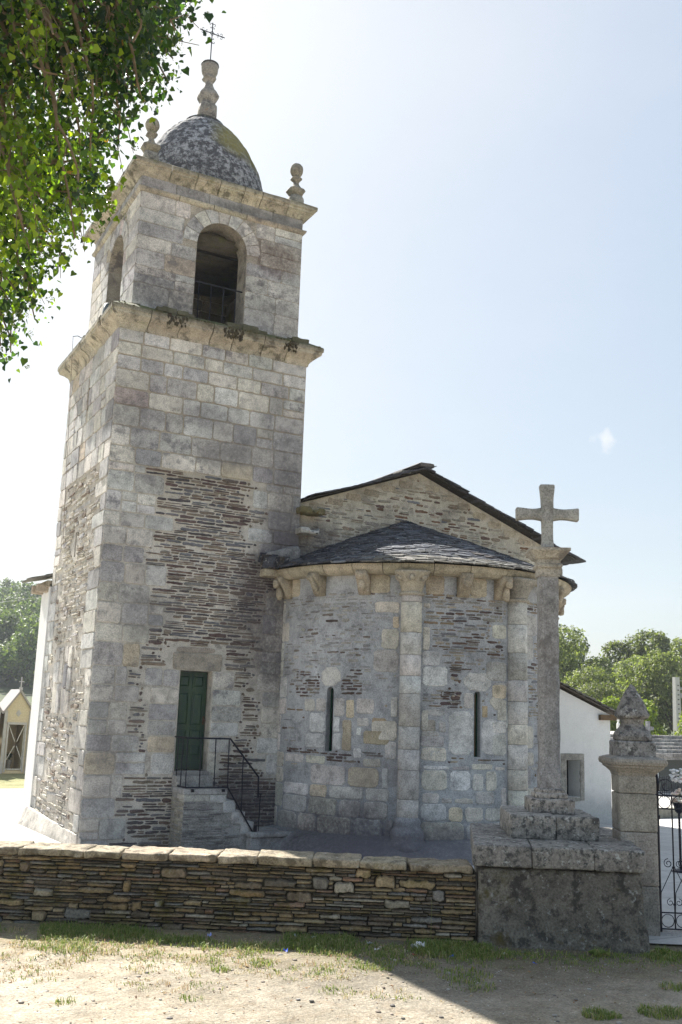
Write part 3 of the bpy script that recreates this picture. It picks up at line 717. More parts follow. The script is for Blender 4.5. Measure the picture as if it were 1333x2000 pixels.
G(u-.5, 1.62, u-.075, 1.86, WH); G(u-.42, 1.87, u-.075, 2.2, WH); G(u-.55, 2.21, u-.3, 2.42); G(u-.29, 2.21, u-.075, 2.44); G(u-.2, 2.63, u+.2, 2.95, (.55, .53, .49), cr=.3)
G(u+.075, 2.15, u+.28, 2.45); G(u+.075, 1.62, u+.24, 1.88, WH); G(u+.075, 1.89, u+.2, 2.14); G(u+.25, 1.6, u+.42, 2.1, (.42, .36, .27)); G(u+.3, 2.12, u+.46, 2.42); G(u+.48, 2.2, u+.8, 2.45); G(u+.5, 2.0, u+.72, 2.15); G(u+.75, 1.95, u+1.0, 2.15, (.42, .33, .22))
G(u+.62, 1.72, u+1.05, 1.95, (.4, .34, .24)); G(u+.45, 1.5, u+.6, 1.66); G(u+.5, 1.85, u+.6, 1.98)
u = ua(-98.4)
G(u-.26, 2.62, u+.26, 2.92, (.53, .515, .48), cr=.35); G(u-.25, 2.33, u-.07, 2.6); G(u-.5, 1.6, u-.075, 2.3, (.56, .55, .52), cr=.2); G(u+.075, 1.62, u+.42, 2.18, (.57, .555, .53), cr=.2); G(u+.08, 2.2, u+.2, 2.4, (.43, .34, .22)); G(u+.22, 2.32, u+.52, 2.58, cr=.4); G(u+.3, 2.62, u+.65, 2.78); G(u+.45, 2.05, u+.62, 2.3)
G(u-.9, 2.2, u-.55, 2.33); G(u-.95, 1.95, u-.7, 2.15, (.38, .35, .3)); G(u-.66, 1.95, u-.53, 2.12); G(u-.95, 1.72, u-.56, 1.9); G(u-.8, 1.55, u-.6, 1.68)
def hit(u0, z0, u1, z1, L):
    return any(u0 < b and u1 > a and z0 < d and z1 > c for a, b, c, d in L)
# rubble granite courses in the foot
z_ = .28
for h in (.3, .27, .2, .32, .14):
    u = ua(-180)+.02
    while u < ua(-20):
        right = u > ua(-118); done = False; w0 = rnd.uniform(.3, .75) if not right else rnd.uniform(.16, .45)
        for w in (w0, w0*.7, w0*.5, .12):
            for hh_ in ((h,) if not right else (h*rnd.choice((.5, .85, 1)), h*.45)):
                if w > .08 and not hit(u, z_+.012, u+w, z_+hh_-.012, blocked+gz):
                    if rnd.random() < .94: G(u, z_, u+w, z_+hh_, cr=.16)
                    u += w+.004; done = True; break
            if done: break
        if not done: u += .03
    z_ += h
def okA(u, v):
    if v < 1.2: return False
    return not hit(u-.004, v-.004, u+.004, v+.004, blocked+gz)
def pA():
    return None
AP1 = [((.34, .335, .325), 7), ((.37, .35, .31), 5), ((.2, .165, .14), 1.6), ((.11, .085, .075), 1.1), ((.26, .25, .25), 2)]
AP2 = [((.3, .28, .25), 4), ((.36, .31, .24), 3), ((.15, .1, .08), 2), ((.1, .075, .07), 1.3), ((.2, .2, .21), 2), ((.24, .18, .12), 1.5)]
slabs(mb, fA, ua(-176), ua(-124), 2.5, 4.15, okA, AP1, (.03, .055), (.06, .26), (.02, .06), .62, (.002, .01), jam=.007, jv=.6)
slabs(mb, fA, ua(-124), ua(-10), 2.2, 4.15, okA, AP2, (.03, .06), (.07, .28), (.014, .035), .8, (.004, .014), jam=.007, jv=.5)
DK = [((.12, .085, .07), 3), ((.1, .07, .07), 2), ((.17, .15, .14), 2), ((.22, .18, .14), 1)]
slabs(mb, fA, ua(-172), ua(-130), 1.42, 1.6, okA, DK, (.03, .05), (.1, .3), (.012, .03), .9, (.006, .014))
slabs(mb, fA, ua(-120), ua(-87), 1.42, 1.56, okA, DK, (.03, .05), (.1, .35), (.012, .03), .75, (.006, .014))
slabs(mb, fA, ua(-168), ua(-156), 2.45, 2.9, okA, DK, (.03, .05), (.08, .22), (.015, .04), .6, (.006, .014))
slabs(mb, fA, ua(-147), ua(-139), 2.5, 2.9, okA, DK, (.03, .05), (.08, .22), (.015, .04), .75, (.006, .014))
slabs(mb, fA, ua(-112), ua(-104.5), 2.3, 3.0, okA, DK, (.04, .08), (.12, .3), (.012, .03), .85, (.006, .016))
slabs(mb, fA, ua(-176), ua(-10), 1.2, 2.5, okA, AP2, (.03, .06), (.08, .3), (.02, .05), .25, (.004, .01))
mb.build('masonry', M['apse'], ap)
# apse sloping skirt at the ground
mb = MB(); vs_ = []; fs = []; n = 80
for r_, z_ in ((AR+.55, -.02), (AR+.42, .1), (AR+.16, .28), (AR-.02, .32)):
    for i in range(n+1):
        a = math.pi+math.pi*i/n; p = Vector((AX+r_*math.cos(a), AY+r_*math.sin(a), z_)); p += Nv(p, 3)*.03; vs_.append(p)
for k in range(3):
    for i in range(n): fs.append((k*(n+1)+i, k*(n+1)+i+1, (k+1)*(n+1)+i+1, (k+1)*(n+1)+i))
mb.add(vs_, fs, (.3, .3, .3)); mb.build('skirting', M['apse'], ap, True)
# windows in the apse
for k, (deg, z0, z1, w) in enumerate(WN):
    uc_ = ua(deg); fr = MB(); o_ = archpoly(uc_, w/2, z0, z1-w/2+.02, 8); i_ = archpoly(uc_, w/2-.016, z0+.016, z1-w/2+.02, 8)
    nn = len(o_); vs_ = [fA(u, v, -.12) for u, v in o_]+[fA(u, v, -.12) for u, v in i_]+[fA(u, v, -.16) for u, v in o_]+[fA(u, v, -.16) for u, v in i_]
    fs = []
    for i in range(nn): j = (i+1) % nn; fs += [(i, j, nn+j, nn+i), (nn+i, nn+j, 3*nn+j, 3*nn+i)]
    fr.add(vs_, fs); f_ = fr.build('window', M['greentrim'], church)
    pn = MB(); pn.prism(i_, fA, -.14, -.155); pn.build('pane' if k == 0 else 'board', M['dark'] if k == 0 else M['board'], f_)
# columns, capitals, bases
def colmn(deg, variant):
    a = R_(deg); c = (AX+(AR+.05)*math.cos(a), AY+(AR+.05)*math.sin(a), 0); mb = MB(); z_ = .62
    while z_ < 4.1:
        h = rnd.uniform(.28, .52); z1 = min(z_+h, 4.12); mb.lathe(c, [(.1, z_+.004), (.162, z_+.004), (.17, z_+.012), (.17, z1-.012), (.162, z1-.004), (.1, z1-.004)], 28, pick(GRD), amp=.004); z_ = z1
    mb.lathe(c, [(.155, .62), (.155, 4.12)], 20, (.4, .39, .37))
    s_ = mb.build('column', M['apse'], church, True)
    mb = MB(); mb.lathe(c, [(.17, .64), (.2, .6), (.22, .56), (.2, .52), (.23, .47), (.27, .42), (.28, .36), (.26, .3), (.3, .28), (.3, .0)], 28, (.3, .3, .31), amp=.012); mb.build('base', M['apse'], s_, True)
    mb = MB(); 
    mb.lathe(c, [(.17, 4.11), (.205, 4.12), (.215, 4.145), (.2, 4.165), (.17, 4.17)], 24, (.4, .36, .29))
    nn = 24; prof_ = [(.172, 4.165), (.18, 4.22), (.2, 4.3), (.235, 4.38), (.27, 4.44), (.285, 4.47), (.285, 4.5), (.25, 4.51)]
    vs_ = []; fs = []
    for (r_, zz_) in prof_:
        for i in range(nn):
            t = 2*math.pi*(i+.5)/nn; kk = 1/max(abs(math.cos(t)), abs(math.sin(t))); q = (zz_-4.165)/.33
            rr = r_*(1+(min(kk, 1.3)-1)*q)*(1-.04*(abs(math.sin(t*4)) < .25)*(variant == 1)*(zz_ < 4.45)); p = Vector((c[0]+rr*math.cos(t+a), c[1]+rr*math.sin(t+a), zz_)); vs_.append(p+Nv(p, 12)*.006)
    for k in range(len(prof_)-1):
        for i in range(nn): j = (i+1) % nn; fs.append((k*nn+i, k*nn+j, (k+1)*nn+j, (k+1)*nn+i))
    mb.add(vs_, fs, (.4, .35, .27) if variant == 0 else (.33, .3, .25))
    if variant == 0:
        tx, ty = -math.sin(a), math.cos(a); rx, ry = math.cos(a), math.sin(a)
        for sx_, out_ in ((-.2, .2), (0, .25), (.2, .2)):
            q = (c[0]+tx*sx_+rx*out_, c[1]+ty*sx_+ry*out_, 4.39)
            mb.lathe(q, [(0, -.05), (.032, -.04), (.05, 0), (.032, .04), (0, .05)], 10, (.4, .35, .27), amp=.004)
            mb.tube([Vector(q)+Vector((rx*.02+tx*.06*math.cos(t), ry*.02+ty*.06*math.cos(t), .06*math.sin(t))) for t in [2*math.pi*k/10*.8 for k in range(10)]], .012, 5, (.38, .33, .26))
    mb.build('capital', M['carved'], s_, True)
for k, d in enumerate(cols_): colmn(d, k % 2)
# carved corbels
def corbel(deg, var):
    a = R_(deg); rx, ry = math.cos(a), math.sin(a); tx, ty = -ry, rx
    def f(s_, o_, z_): return Vector((AX+(AR+o_)*rx+tx*s_, AY+(AR+o_)*ry+ty*s_, z_))
    mb = MB(); w = .095; poly = [(-.05, 4.5), (.27, 4.5), (.27, 4.43), (.25, 4.4), (.19, 4.33), (.14, 4.25), (.11, 4.18), (.06, 4.13), (-.05, 4.13)]
    n_ = len(poly); c_ = jit((.38, .325, .24))
    vs_ = [f(-w, o, z) for o, z in poly]+[f(w, o, z) for o, z in poly]; fs = [tuple(range(n_)), tuple(reversed(range(n_, 2*n_)))]+[(i, i+n_, (i+1) % n_+n_, (i+1) % n_) for i in range(n_)]
    mb.add(vs_, fs, c_)
    if var == 0:     # rolled leaf
        mb.tube([f(0, .3-.12*t, 4.44-.3*t-.05*math.sin(t*9)) for t in [k/10 for k in range(11)]], [.045+.02*math.sin(k) for k in range(11)], 8, c_)
    elif var == 1:   # bent figure
        mb.tube([f(-.04+.09*t, .28-.1*t, 4.44-.26*t) for t in [k/8 for k in range(9)]], [.05, .055, .045, .04, .05, .055, .05, .04, .03], 8, c_)
        mb.lathe(f(-.05, .28, 4.42), [(0, -.05), (.04, -.035), (.055, 0), (.04, .035), (0, .05)], 9, c_, amp=.006)
    elif var == 2:   # small head over a barrel
        mb.lathe(f(0, .25, 4.42), [(0, -.05), (.045, -.03), (.055, .01), (.05, .04), (0, .055)], 10, c_, amp=.006); mb.lathe(f(0, .2, 4.27), [(0, -.1), (.05, -.085), (.065, -.02), (.055, .05), (.03, .09)], 10, c_, amp=.006)
    else:
        mb.lathe(f(.0, .22, 4.36), [(0, -.1), (.05, -.08), (.085, 0), (.06, .08), (0, .1)], 12, c_, amp=.015)
        mb.tube([f(-.07+.14*k/6, .25+.03*math.sin(k), 4.3+.03*math.cos(k*1.3)) for k in range(7)], .028, 6, c_)
    mb.build('corbel', M['carved'], church, True)
for d, v_ in ((-174.7, 0), (-156.8, 1), (-138.8, 2), (-104.5, 3), (-90, 0), (-60, 1), (-24, 2)): corbel(d, v_)
for d0, d1 in ((-138.5, -130), (-117.5, -111), (-101.5, -95), (-175, -168)): mb = MB(); stone(mb, fA, ua(d0), 4.16, ua(d1), 4.46, .012, jit((.46, .4, .3)), .006, .12, .01); mb.build('wall_block', M['carved'], ap, True)
# apse eaves stones
mb = MB(); d = -183.0
while d < 2:
    w = rnd.uniform(10, 17); d1 = min(d+w, 2); K = 6; vs_ = []; fs = []
    pr_ = [(-.1, 4.46), (.1, 4.46), (.18, 4.475), (.24, 4.52), (.27, 4.57), (.27, 4.62), (-.1, 4.63)]; m_ = len(pr_); c_ = jit((.41, .36, .265), .1); e = rnd.uniform(-.006, .006)
    for k in range(K+1):
        a = R_(d+.12+(d1-d-.24)*k/K)
        for o_, z_ in pr_:
            p = Vector((AX+(AR+o_+e)*math.cos(a), AY+(AR+o_+e)*math.sin(a), z_+e*.6)); vs_.append(p+Nv(p, 5)*.008)
    for k in range(K):
        for j in range(m_): jj = (j+1) % m_; fs.append((k*m_+j, (k+1)*m_+j, (k+1)*m_+jj, k*m_+jj))
    fs.append(tuple(range(m_))); fs.append(tuple(reversed([K*m_+j for j in range(m_)]))); mb.add(vs_, fs, c_); d = d1
mb.build('eaves_stone', M['carved'], church)
# slates of the apse roof
def slate(mb, P, T, N_, U, w, l, th, col):      # P corner mid-bottom, T across, U up slope, N normal
    n_ = 6; pts = []
    k = rnd.uniform(.1, .3)
    prof_ = [(-.5, .0), (-.5+k*.4, -.06*rnd.random()), (0, -.08*rnd.random()), (.5-k*.4, -.06*rnd.random()), (.5, 0), (.5, 1), (-.5, 1)]
    prof_ = [(a+rnd.uniform(-.03, .03), b+rnd.uniform(-.04, .04)*(b < .5)) for a, b in prof_]
    up = rnd.uniform(0, .006)
    lo_ = [P+T*(a*w)+U*(b*l)+N_*(up*(1-b)) for a, b in prof_]; hi_ = [p+N_*th for p in lo_]
    m_ = len(lo_); mb.add(lo_+hi_, [tuple(reversed(range(m_))), tuple(range(m_, 2*m_))]+[(i, (i+1) % m_, (i+1) % m_+m_, i+m_) for i in range(m_)], col)
mb = MB(); RE = AR+.36; ZE, ZA = 4.62, 5.84
SL = math.atan2(ZA-ZE, RE); rows = 36
SPAL = [((.06, .066, .082), 4), ((.09, .098, .12), 3), ((.04, .042, .054), 3), ((.15, .16, .18), 1.5), ((.1, .085, .08), .6)]
for k in range(rows):
    s_ = k/rows; r_ = RE*(1-s_)+.0; cxs = AX-.2*s_; z_ = ZE+(ZA-ZE)*s_+.035*math.sin(math.pi*s_)
    if r_ < .12: continue
    d = -184+rnd.random()*4
    while d < 4:
        w = rnd.uniform(.1, .27)*(1.3 if k < 3 else 1); ang = math.degrees(w/r_); a = R_(d+ang/2)
        P = Vector((cxs+r_*math.cos(a), AY+.0+r_*math.sin(a), z_)); T = Vector((-math.sin(a), math.cos(a), 0)); U = Vector((-math.cos(a)*math.cos(SL), -math.sin(a)*math.cos(SL), math.sin(SL)-.05)).normalized(); N_ = T.cross(U)
        if N_.z < 0: N_ = -N_
        th = rnd.uniform(.012, .024)*(1.35 if k < 3 else 1); c_ = pick(SPAL)
        if k < 4 and -140 < d < -70: c_ = jit((.2, .185, .16))  # front eave slates coloured pale, standing in for the sunlit strip
        slate(mb, P+Vector((0, 0, rnd.uniform(0, .014))), (T+N_*rnd.gauss(0, .03)).normalized(), N_, U, w*.97, .22, th, c_); d += ang
for k in range(5):
    for q in range(3): slate(mb, Vector((6.93+k*.09, 15.7+q*.1+rnd.uniform(-.015, .015), 4.635+q*.05+k*.012)), Vector((1, 0, 0)), Vector((.1, .9, .4)).normalized(), Vector((0, -.4, .9)).normalized(), .12, .18, .02, pick(SPAL))
mb.build('apse_roof', M['slate'], church)
mb = MB(); mb.rbox((6.95, 15.78, 4.5), (7.26, 16.02, 4.63), None, .06, .02, .01, 6, (.41, .36, .265)); mb.build('eaves_stone', M['carved'], church, True)
mb = MB()
for _ in range(240):
    p = Vector((7.0+rnd.random()*.35, 15.9-rnd.random()*.06, 4.66+rnd.random()*.2)); r = rnd.uniform(.008, .02); mb.lathe(p, [(0, -r), (r, 0), (0, r)], 5, rnd.choice(((.3, .13, .02), (.06, .06, .02), (.09, .06, .02))))
mb.build('lichen_tuft', M['moss'], church, kind='stuff')
mb = MB(); mb.lathe((AX-.1, AY, 0), [(RE-.3, ZE-.0), (RE-.32, ZE+.03), (.02, ZA-.06)], 40, (.03, .03, .03), a0=math.pi, a1=2*math.pi); mb.build('roof_deck', M['slate_plain'], church)
# ============ nave
NX0, NX1, NA, NY = 6.9, 13.45, 10.27, 16.05
SLP = .362
def rz(x): return 6.86-abs(x-NA)*SLP
def fG(u, v, d): return Vector((u, NY-d, v))
mb = MB(); pl = [(NX0, -.1), (NX1, -.1), (NX1, rz(NX1)), (NA, 6.86), (NX0, rz(NX0))]
mb.prism(pl, lambda u, v, d: Vector((u, NY+d, v)), 0, 10, (.5, .46, .38)); nv = mb.build('nave_wall', M['gable'], church)
mb = MB()
def okG(u, v):
    return NX0+.8 < u < NX1 and v < rz(u)-.1 and math.hypot((u-AX), (v-ZE)*RE/(ZA-ZE)) > 0 and (v > ZE+(ZA-ZE)*(1-abs(u-AX)/RE)-.1)
GPAL = [((.35, .32, .27), 5), ((.38, .33, .26), 3), ((.2, .12, .08), 1.3), ((.15, .1, .085), 1), ((.19, .195, .21), 1.6), ((.25, .2, .15), 2)]
slabs(mb, fG, 7.7, 13.4, 4.3, 6.9, okG, GPAL, (.04, .085), (.08, .32), (.02, .05), .7, (.004, .016), jam=.01, jv=.7, slope=0)
for a in range(9):     # pale stones along the rake
    for sgn in (-1, 1):
        x = NA+sgn*(.15+a*.38); 
        if 7.7 < x < 13.3: 
            q0, q1 = sorted((x, x+sgn*.32)); zt = min(rz(q0), rz(q1))-.03
            stone(mb, fG, q0, zt-.13, q1, zt, .008, jit((.4, .35, .27)), .012, .2)
mb.build('masonry', M['gable'], nv)
# slate roof of the nave: layered courses on both slopes, seen mostly on edge
mb = MB()
for sgn in (-1, 1):
    xe = 14.08 if sgn > 0 else 6.2; L = abs(xe-NA); k = 0; x = 0
    U = Vector((-sgn*math.cos(math.atan(SLP)), 0, math.sin(math.atan(SLP))))
    zr0 = 6.92
    nrow = int(L/.2)
    for i in range(nrow, -1, -1):
        xx = NA+sgn*(i*.2+.2); zc = zr0-(i*.2+.2)*SLP+.015*math.sin(i*.7)
        y = NY-.28+rnd.uniform(-.03, .03)
        yend = NY+10 if i % 1 == 0 else NY+3
        while y < NY+2.2:
            w = rnd.uniform(.25, .5)
            if sgn < 0 and xx < 7.78: y += w; continue
            P = Vector((xx, y+w/2, zc)); th = rnd.uniform(.013, .022)
            N_ = Vector((sgn*math.sin(math.atan(SLP)), 0, math.cos(math.atan(SLP)))); T = Vector((0, 1, 0)); U2 = (U-N_*.06).normalized()
            slate(mb, P, T, N_, U2, w*.97, .42, th, jit((.075, .075, .085), .3)); y += w
    Lf = L if sgn > 0 else NA-7.72
    mb.box((0, NY+2.1, 0), (Lf, NY+3.6, .04), (.07, .07, .08), f=lambda a, b, c: Vector((NA+sgn*a, b, zr0-a*SLP+c)))
    mb.box((0, NY+3.6, 0), (L, NY+10.2, .04), (.07, .07, .08), f=lambda a, b, c: Vector((NA+sgn*a, b, zr0-a*SLP+c)))
    mb.box((0, NY-.2, -.035), (Lf, NY+3.5, -.015), (.05, .045, .04), f=lambda a, b, c: Vector((NA+sgn*a, b, zr0-a*SLP+c)))
for i in range(14):     # ridge stones
    mb.rbox((NA-.16, NY-.3+i*.32, 6.93), (NA+.16, NY-.02+i*.32, 6.98+rnd.uniform(0, .03)), None, .1, .015, .02, 6, jit((.14, .13, .12)))
mb.rbox((NA-.55, NY-.25, 6.76), (NA-.35, NY+.1, 6.8), None, .1, .01, .01, 6, (.2, .19, .17)); 
mb.build('nave_roof', M['slate_plain'], church)
# stone kneeler at right eave
mb = MB(); mb.rbox((NX1-.1, NY-.02, 4.75), (NX1+.42, NY+.5, 5.34), None, .08, .04, .03, 5, (.37, .34, .28), mod=lambda p: Vector((p.x-max(0, 5.1-p.z)*.5*(p.x > NX1), p.y, p.z))); mb.build('kneeler', M['gable'], church, True)
# projecting gutter stones by the tower
for (x0, x1, z_, c_) in ((7.6, 8.08, 5.8, (.16, .14, .07)), (7.6, 7.98, 5.42, (.42, .41, .38))):
    mb = MB(); mb.rbox((x0, NY-.3, z_-.09), (x1, NY+.02, z_+.03), None, .05, .03, .025, 6, c_, mod=lambda p: p-Vector((0, 0, .05*(x0+.2 < p.x < x0+.36)*(p.z > z_-.03)))); mb.build('gutter_stone', M['finial'], church, True)
mb = MB(); mb.rbox((6.98, 15.74, 4.72), (7.62, 16.02, 5.02), None, .06, .08, .04, 4, (.22, .21, .2), mod=lambda p: Vector((p.x, p.y, p.z+(p.x-7.3)*.3))); mb.build('ledge_stone', M['finial'], church, True)
# ============ white annexes
mb = MB(); P_ = [(NX1-.1, -.1), (16.29, -.1), (16.29, 2.36), (NX1-.1, 3.42)]
mb.prism(P_, lambda u, v, d: Vector((u, 17.3+d, v)), 0, 7, (.72, .71, .68)); an = mb.build('annex_wall', M['render'], church)
cut = MB(); cut.box((15.0, 17.1, .58), (15.38, 17.72, 1.36)); boolean(an, cut)
mb = MB()
for a, b, c, d in ((14.84, 15.5, 1.36, 1.5), (14.84, 15.0, .5, 1.36), (15.38, 15.5, .5, 1.36), (15.0, 15.38, .48, .58)): stone(mb, lambda u, v, dd: Vector((u, 17.3-dd, v)), a, c, b, d, .018, (.34, .32, .28), .003, .05, .005)
wf = mb.build('window_surround', M['pillar'], church); mb = MB(); mb.box((15.0, 17.68, .58), (15.38, 17.7, 1.36)); mb.build('pane', M['dark'], wf)
mb = MB()
for q in (15.1, 15.2): mb.box((q, 17.6, .58), (q+.012, 17.612, 1.36))
mb.build('window_bar', M['greentrim'], wf)
mb = MB(); sl2 = (3.42-2.36)/(16.29-NX1+.1)
for i in range(17, -1, -1):
    x = NX1+.0+i*.19; zc = 3.5-(x-NX1)*sl2; y = 17.3-.12+rnd.uniform(-.02, .02)
    while y < 24.3:
        w = rnd.uniform(.28, .5) if y < 19 else 1.8; P = Vector((x+.2, y+w/2, zc-.2*sl2)); N_ = Vector((math.sin(math.atan(sl2)), 0, math.cos(math.atan(sl2)))); U = Vector((-math.cos(math.atan(sl2)), 0, math.sin(math.atan(sl2))-.07)).normalized()
        slate(mb, P, Vector((0, 1, 0)), N_, U, w*.98, .36, rnd.uniform(.018, .03), jit((.17, .16, .14), .3)); y += w
mb.box((0, 17.2, -.03), (3.0, 24.2, .0), (.1, .08, .06), f=lambda a, b, c: Vector((NX1+a, b, 3.46-a*sl2+c))); mb.build('annex_roof', M['slate_plain'], church)
mb = MB(); mb.box((15.95, 17.22, 2.24), (16.42, 17.3, 2.36), (.2, .16, .12)); mb.build('rafter_end', M['board'], church)
# left annex behind the tower
mb = MB(); mb.box((4.1, 19.5, -.1), (7.2, 20.2, 4.46), (.74, .73, .7)); mb.build('annex_wall', M['render'], church)
mb = MB(); mb.box((4.04, 19.5, 4.4), (4.2, 20.26, 4.52), (.4, .34, .25))
for y in (19.62, 20.05): mb.rbox((3.88, y, 4.3), (4.12, y+.16, 4.46), None, .06, .03, .01, 6, jit((.4, .34, .25)))
mb.build('eaves_stone', M['carved'], church)
mb = MB()
for i in range(10, -1, -1):
    x = 3.74+i*.3; zc = 4.52+i*.3*.3; y = 19.5
    while y < 20.3:
        w = rnd.uniform(.3, .5); slate(mb, Vector((x, y+w/2, zc)), Vector((0, 1, 0)), Vector((-.28, 0, .96)), Vector((.96, 0, .24)), w*.98, .45, .03, jit((.16, .15, .13), .3)); y += w
mb.build('annex_roof', M['slate_plain'], church)
# ============ stair to the tower door
st = thing('stone_stair', (6.4, 15.7, 0), 'short outside stair of schist and granite blocks climbing to the green tower door', 'stairs')
mb = MB(); SX0, SY = 5.6, 15.42
def fS(u, v, d): return Vector((u, SY-d, v))
def fSL(u, v, d): return Vector((SX0-d, u, v))
mb.prism([(SX0, -.05), (6.8, -.05), (6.8, .42), (6.64, .42), (6.64, .58), (6.47, .58), (6.47, .75), (6.3, .75), (6.3, .88), (SX0, .88)], lambda u, v, d: Vector((u, SY+d, v)), 0, .58, (.3, .29, .27))
def stz(u): return .75 if u < 6.12 else (.6 if u < 6.28 else (.42 if u < 6.46 else (.26 if u < 6.62 else 0)))
slabs(mb, fS, SX0, 6.8, -.02, .78, lambda u, v: v < stz(u), [((.27, .26, .25), 3), ((.2, .19, .19), 2), ((.33, .32, .3), 2), ((.14, .13, .13), 1)], (.022, .045), (.1, .4), (.005, .012), .97, (.004, .02))
slabs(mb, fSL, SY, 16.0, -.02, .8, lambda u, v: True, [((.36, .33, .27), 3), ((.3, .27, .22), 2)], (.04, .07), (.1, .3), (.008, .016), .95, (.004, .02))
stb = mb.build('stair_wall', M['schiststair'], st)
mb = MB(); mb.rbox((SX0-.02, SY-.03, .86), (6.32, 16.0, .95), None, .1, .012, .006, 6, (.34, .33, .32)); mb.rbox((SX0-.005, SY-.012, .75), (6.02, SY+.3, .855), None, .1, .012, .006, 6, (.4, .38, .34)); mb.rbox((6.03, SY-.02, .73), (6.31, SY+.3, .855), None, .1, .015, .006, 6, (.43, .42, .4)); mb.build('landing', M['apse'], st, True)
for x0, x1, z1 in ((6.26, 6.48, .76), (6.42, 6.65, .59), (6.58, 6.81, .43)):
    mb = MB(); mb.rbox((x0, SY-.02, z1-.19), (x1, 16.0, z1), None, .08, .015, .006, 6, jit((.42, .41, .39))); mb.build('step', M['apse'], st, True)
mb = MB(); mb.rbox((6.7, 15.25, .0), (7.42, 15.98, .2), None, .1, .02, .01, 5, (.4, .39, .38)); mb.rbox((6.68, 15.2, .2), (7.46, 16.0, .28), None, .1, .025, .008, 5, (.43, .42, .4)); mb.build('step', M['apse'], st, True)
mb = MB(); mb.rbox((5.58, 15.75, .95), (6.2, 16.03, 1.12), None, .08, .012, .01, 6, (.33, .32, .3)); mb.build('step', M['schiststair'], st, True)
# its railing
ra = thing('stair_railing', (6.2, 15.42, .9), 'dark iron railing with bent handrail round the landing below the green tower door', 'railing')
y0 = SY+.0; top = 1.73
path = [(5.6, 16.02, top), (5.6, y0, top), (6.33, y0, top), (6.86, y0, 1.13), (6.87, y0, .8)]
mb = MB(); mb.tube([(5.56, 16.0, top-.04)]+path, .016, 6); mb.build('handrail', M['iron'], ra)
mb = MB(); mb.tube([(5.6, 15.98, .97), (5.6, y0-.04, .97), (6.31, y0-.04, .97), (6.82, y0-.04, .22), (6.84, y0-.04, .1)], .014, 6); mb.box((6.8, y0-.06, .06), (6.85, y0-.03, .38)); mb.build('bottom_rail', M['iron'], ra)
bal = [((5.6, 15.85), .97, top), ((5.6, 15.63), .97, top), ((5.6, y0), .97, top), ((5.83, y0), .97, top), ((6.08, y0), .97, top), ((6.31, y0), .97, top), ((6.57, y0), .58, 1.46)]
for (x, y), z0, z1 in bal:
    mb = MB(); pts = [(x, y-(.03 if y == y0 else 0)*(1-t), z0+(z1-z0)*t) for t in [k/12 for k in range(13)]]
    mb.tube(pts, [.0085+.003*(k % 2) for k in range(13)], 5); mb.build('baluster', M['iron'], ra)
mb = MB(); mb.tube([(6.91, y0, .85), (6.9, y0, .08)], .009, 5); mb.tube([(6.85, y0, .86), (6.94, y0, .86)], .01, 5); mb.tube([(6.87, y0, .1), (6.93, y0, .1)], .01, 5); mb.build('end_post', M['iron'], ra)
for x in (5.72, 6.24): mb = MB(); mb.box((x-.025, SY-.05, .9), (x+.025, SY-.02, .945)); mb.build('fixing', M['iron'], ra)
# lamp and chain on the left of the cornice
mb = MB(); mb.tube([(4.14, 17.0, 9.02), (4.14, 17.02, 9.1), (4.16, 17.1, 9.3), (4.17, 17.14, 9.36)], [.08, .085, .08, .04], 12); o = mb.build('floodlight', plain('lamp_grey', (.06, .08, .085), .35), None, True); tag(o, 'dark rounded lamp housing lying on the mossy cornice below the side belfry arch', 'lamp')
ch = thing('chain_bracket', (4.0, 19.0, 9.0), 'thin metal bracket with a fine chain hanging down the side of the tower', 'chain')
mb = MB(); mb.tube([(4.3, 18.6, 9.1), (4.0, 18.6, 9.2), (3.9, 18.55, 9.15)], .008, 5); mb.build('bracket', M['iron'], ch)
mb = MB(); mb.tube([(3.9+.006*k, 18.55, 9.15-.15*k) for k in range(28)], .0045, 4); mb.build('chain', M['rust'], ch)

# ============================================================ BOUNDARY WALL
WO = Vector((2.137, 11.096, 0)); WT = Vector((.857, -.515, 0)).normalized(); WNr = Vector((-WT.y, WT.x, 0))
def fW(s, o, z): return WO+WT*s+WNr*o+Vector((0, 0, z))
bw = thing('boundary_wall', tuple(fW(1.5, .2, 0)), 'low dry stone wall of brown slabs with mossy patches and rounded coping in front of the church', 'wall')
mb = MB(); 
pts_ = [(-6, .05), (4.83, .05), (4.83, .42), (-6, .42)]
mb.prism(pts_, lambda u, v, d: fW(u, v, d), -.15, .66, (.05, .045, .035)); core = mb.build('wall_core', M['core'], bw)
def fWF(u, v, d): return fW(u, .05-d, v)
DP = [((.3, .22, .12), 4), ((.36, .275, .165), 3), ((0.2, 0.155, 0.11), 3), ((0.4, 0.35, 0.27), 1.8), ((0.28, 0.18, 0.12), 1.2), ((0.15, 0.125, 0.095), 2), ((0.25, 0.23, 0.2), 2)]
mb = MB(); occ = []
def put(u, z, L, h, dmin=.02, dmax=.075):
    stone(mb, fWF, u+.003, z+.003, u+L-.005, z+h-.004, rnd.uniform(dmin, dmax), pick(DP), .014, .2, .012, .035)
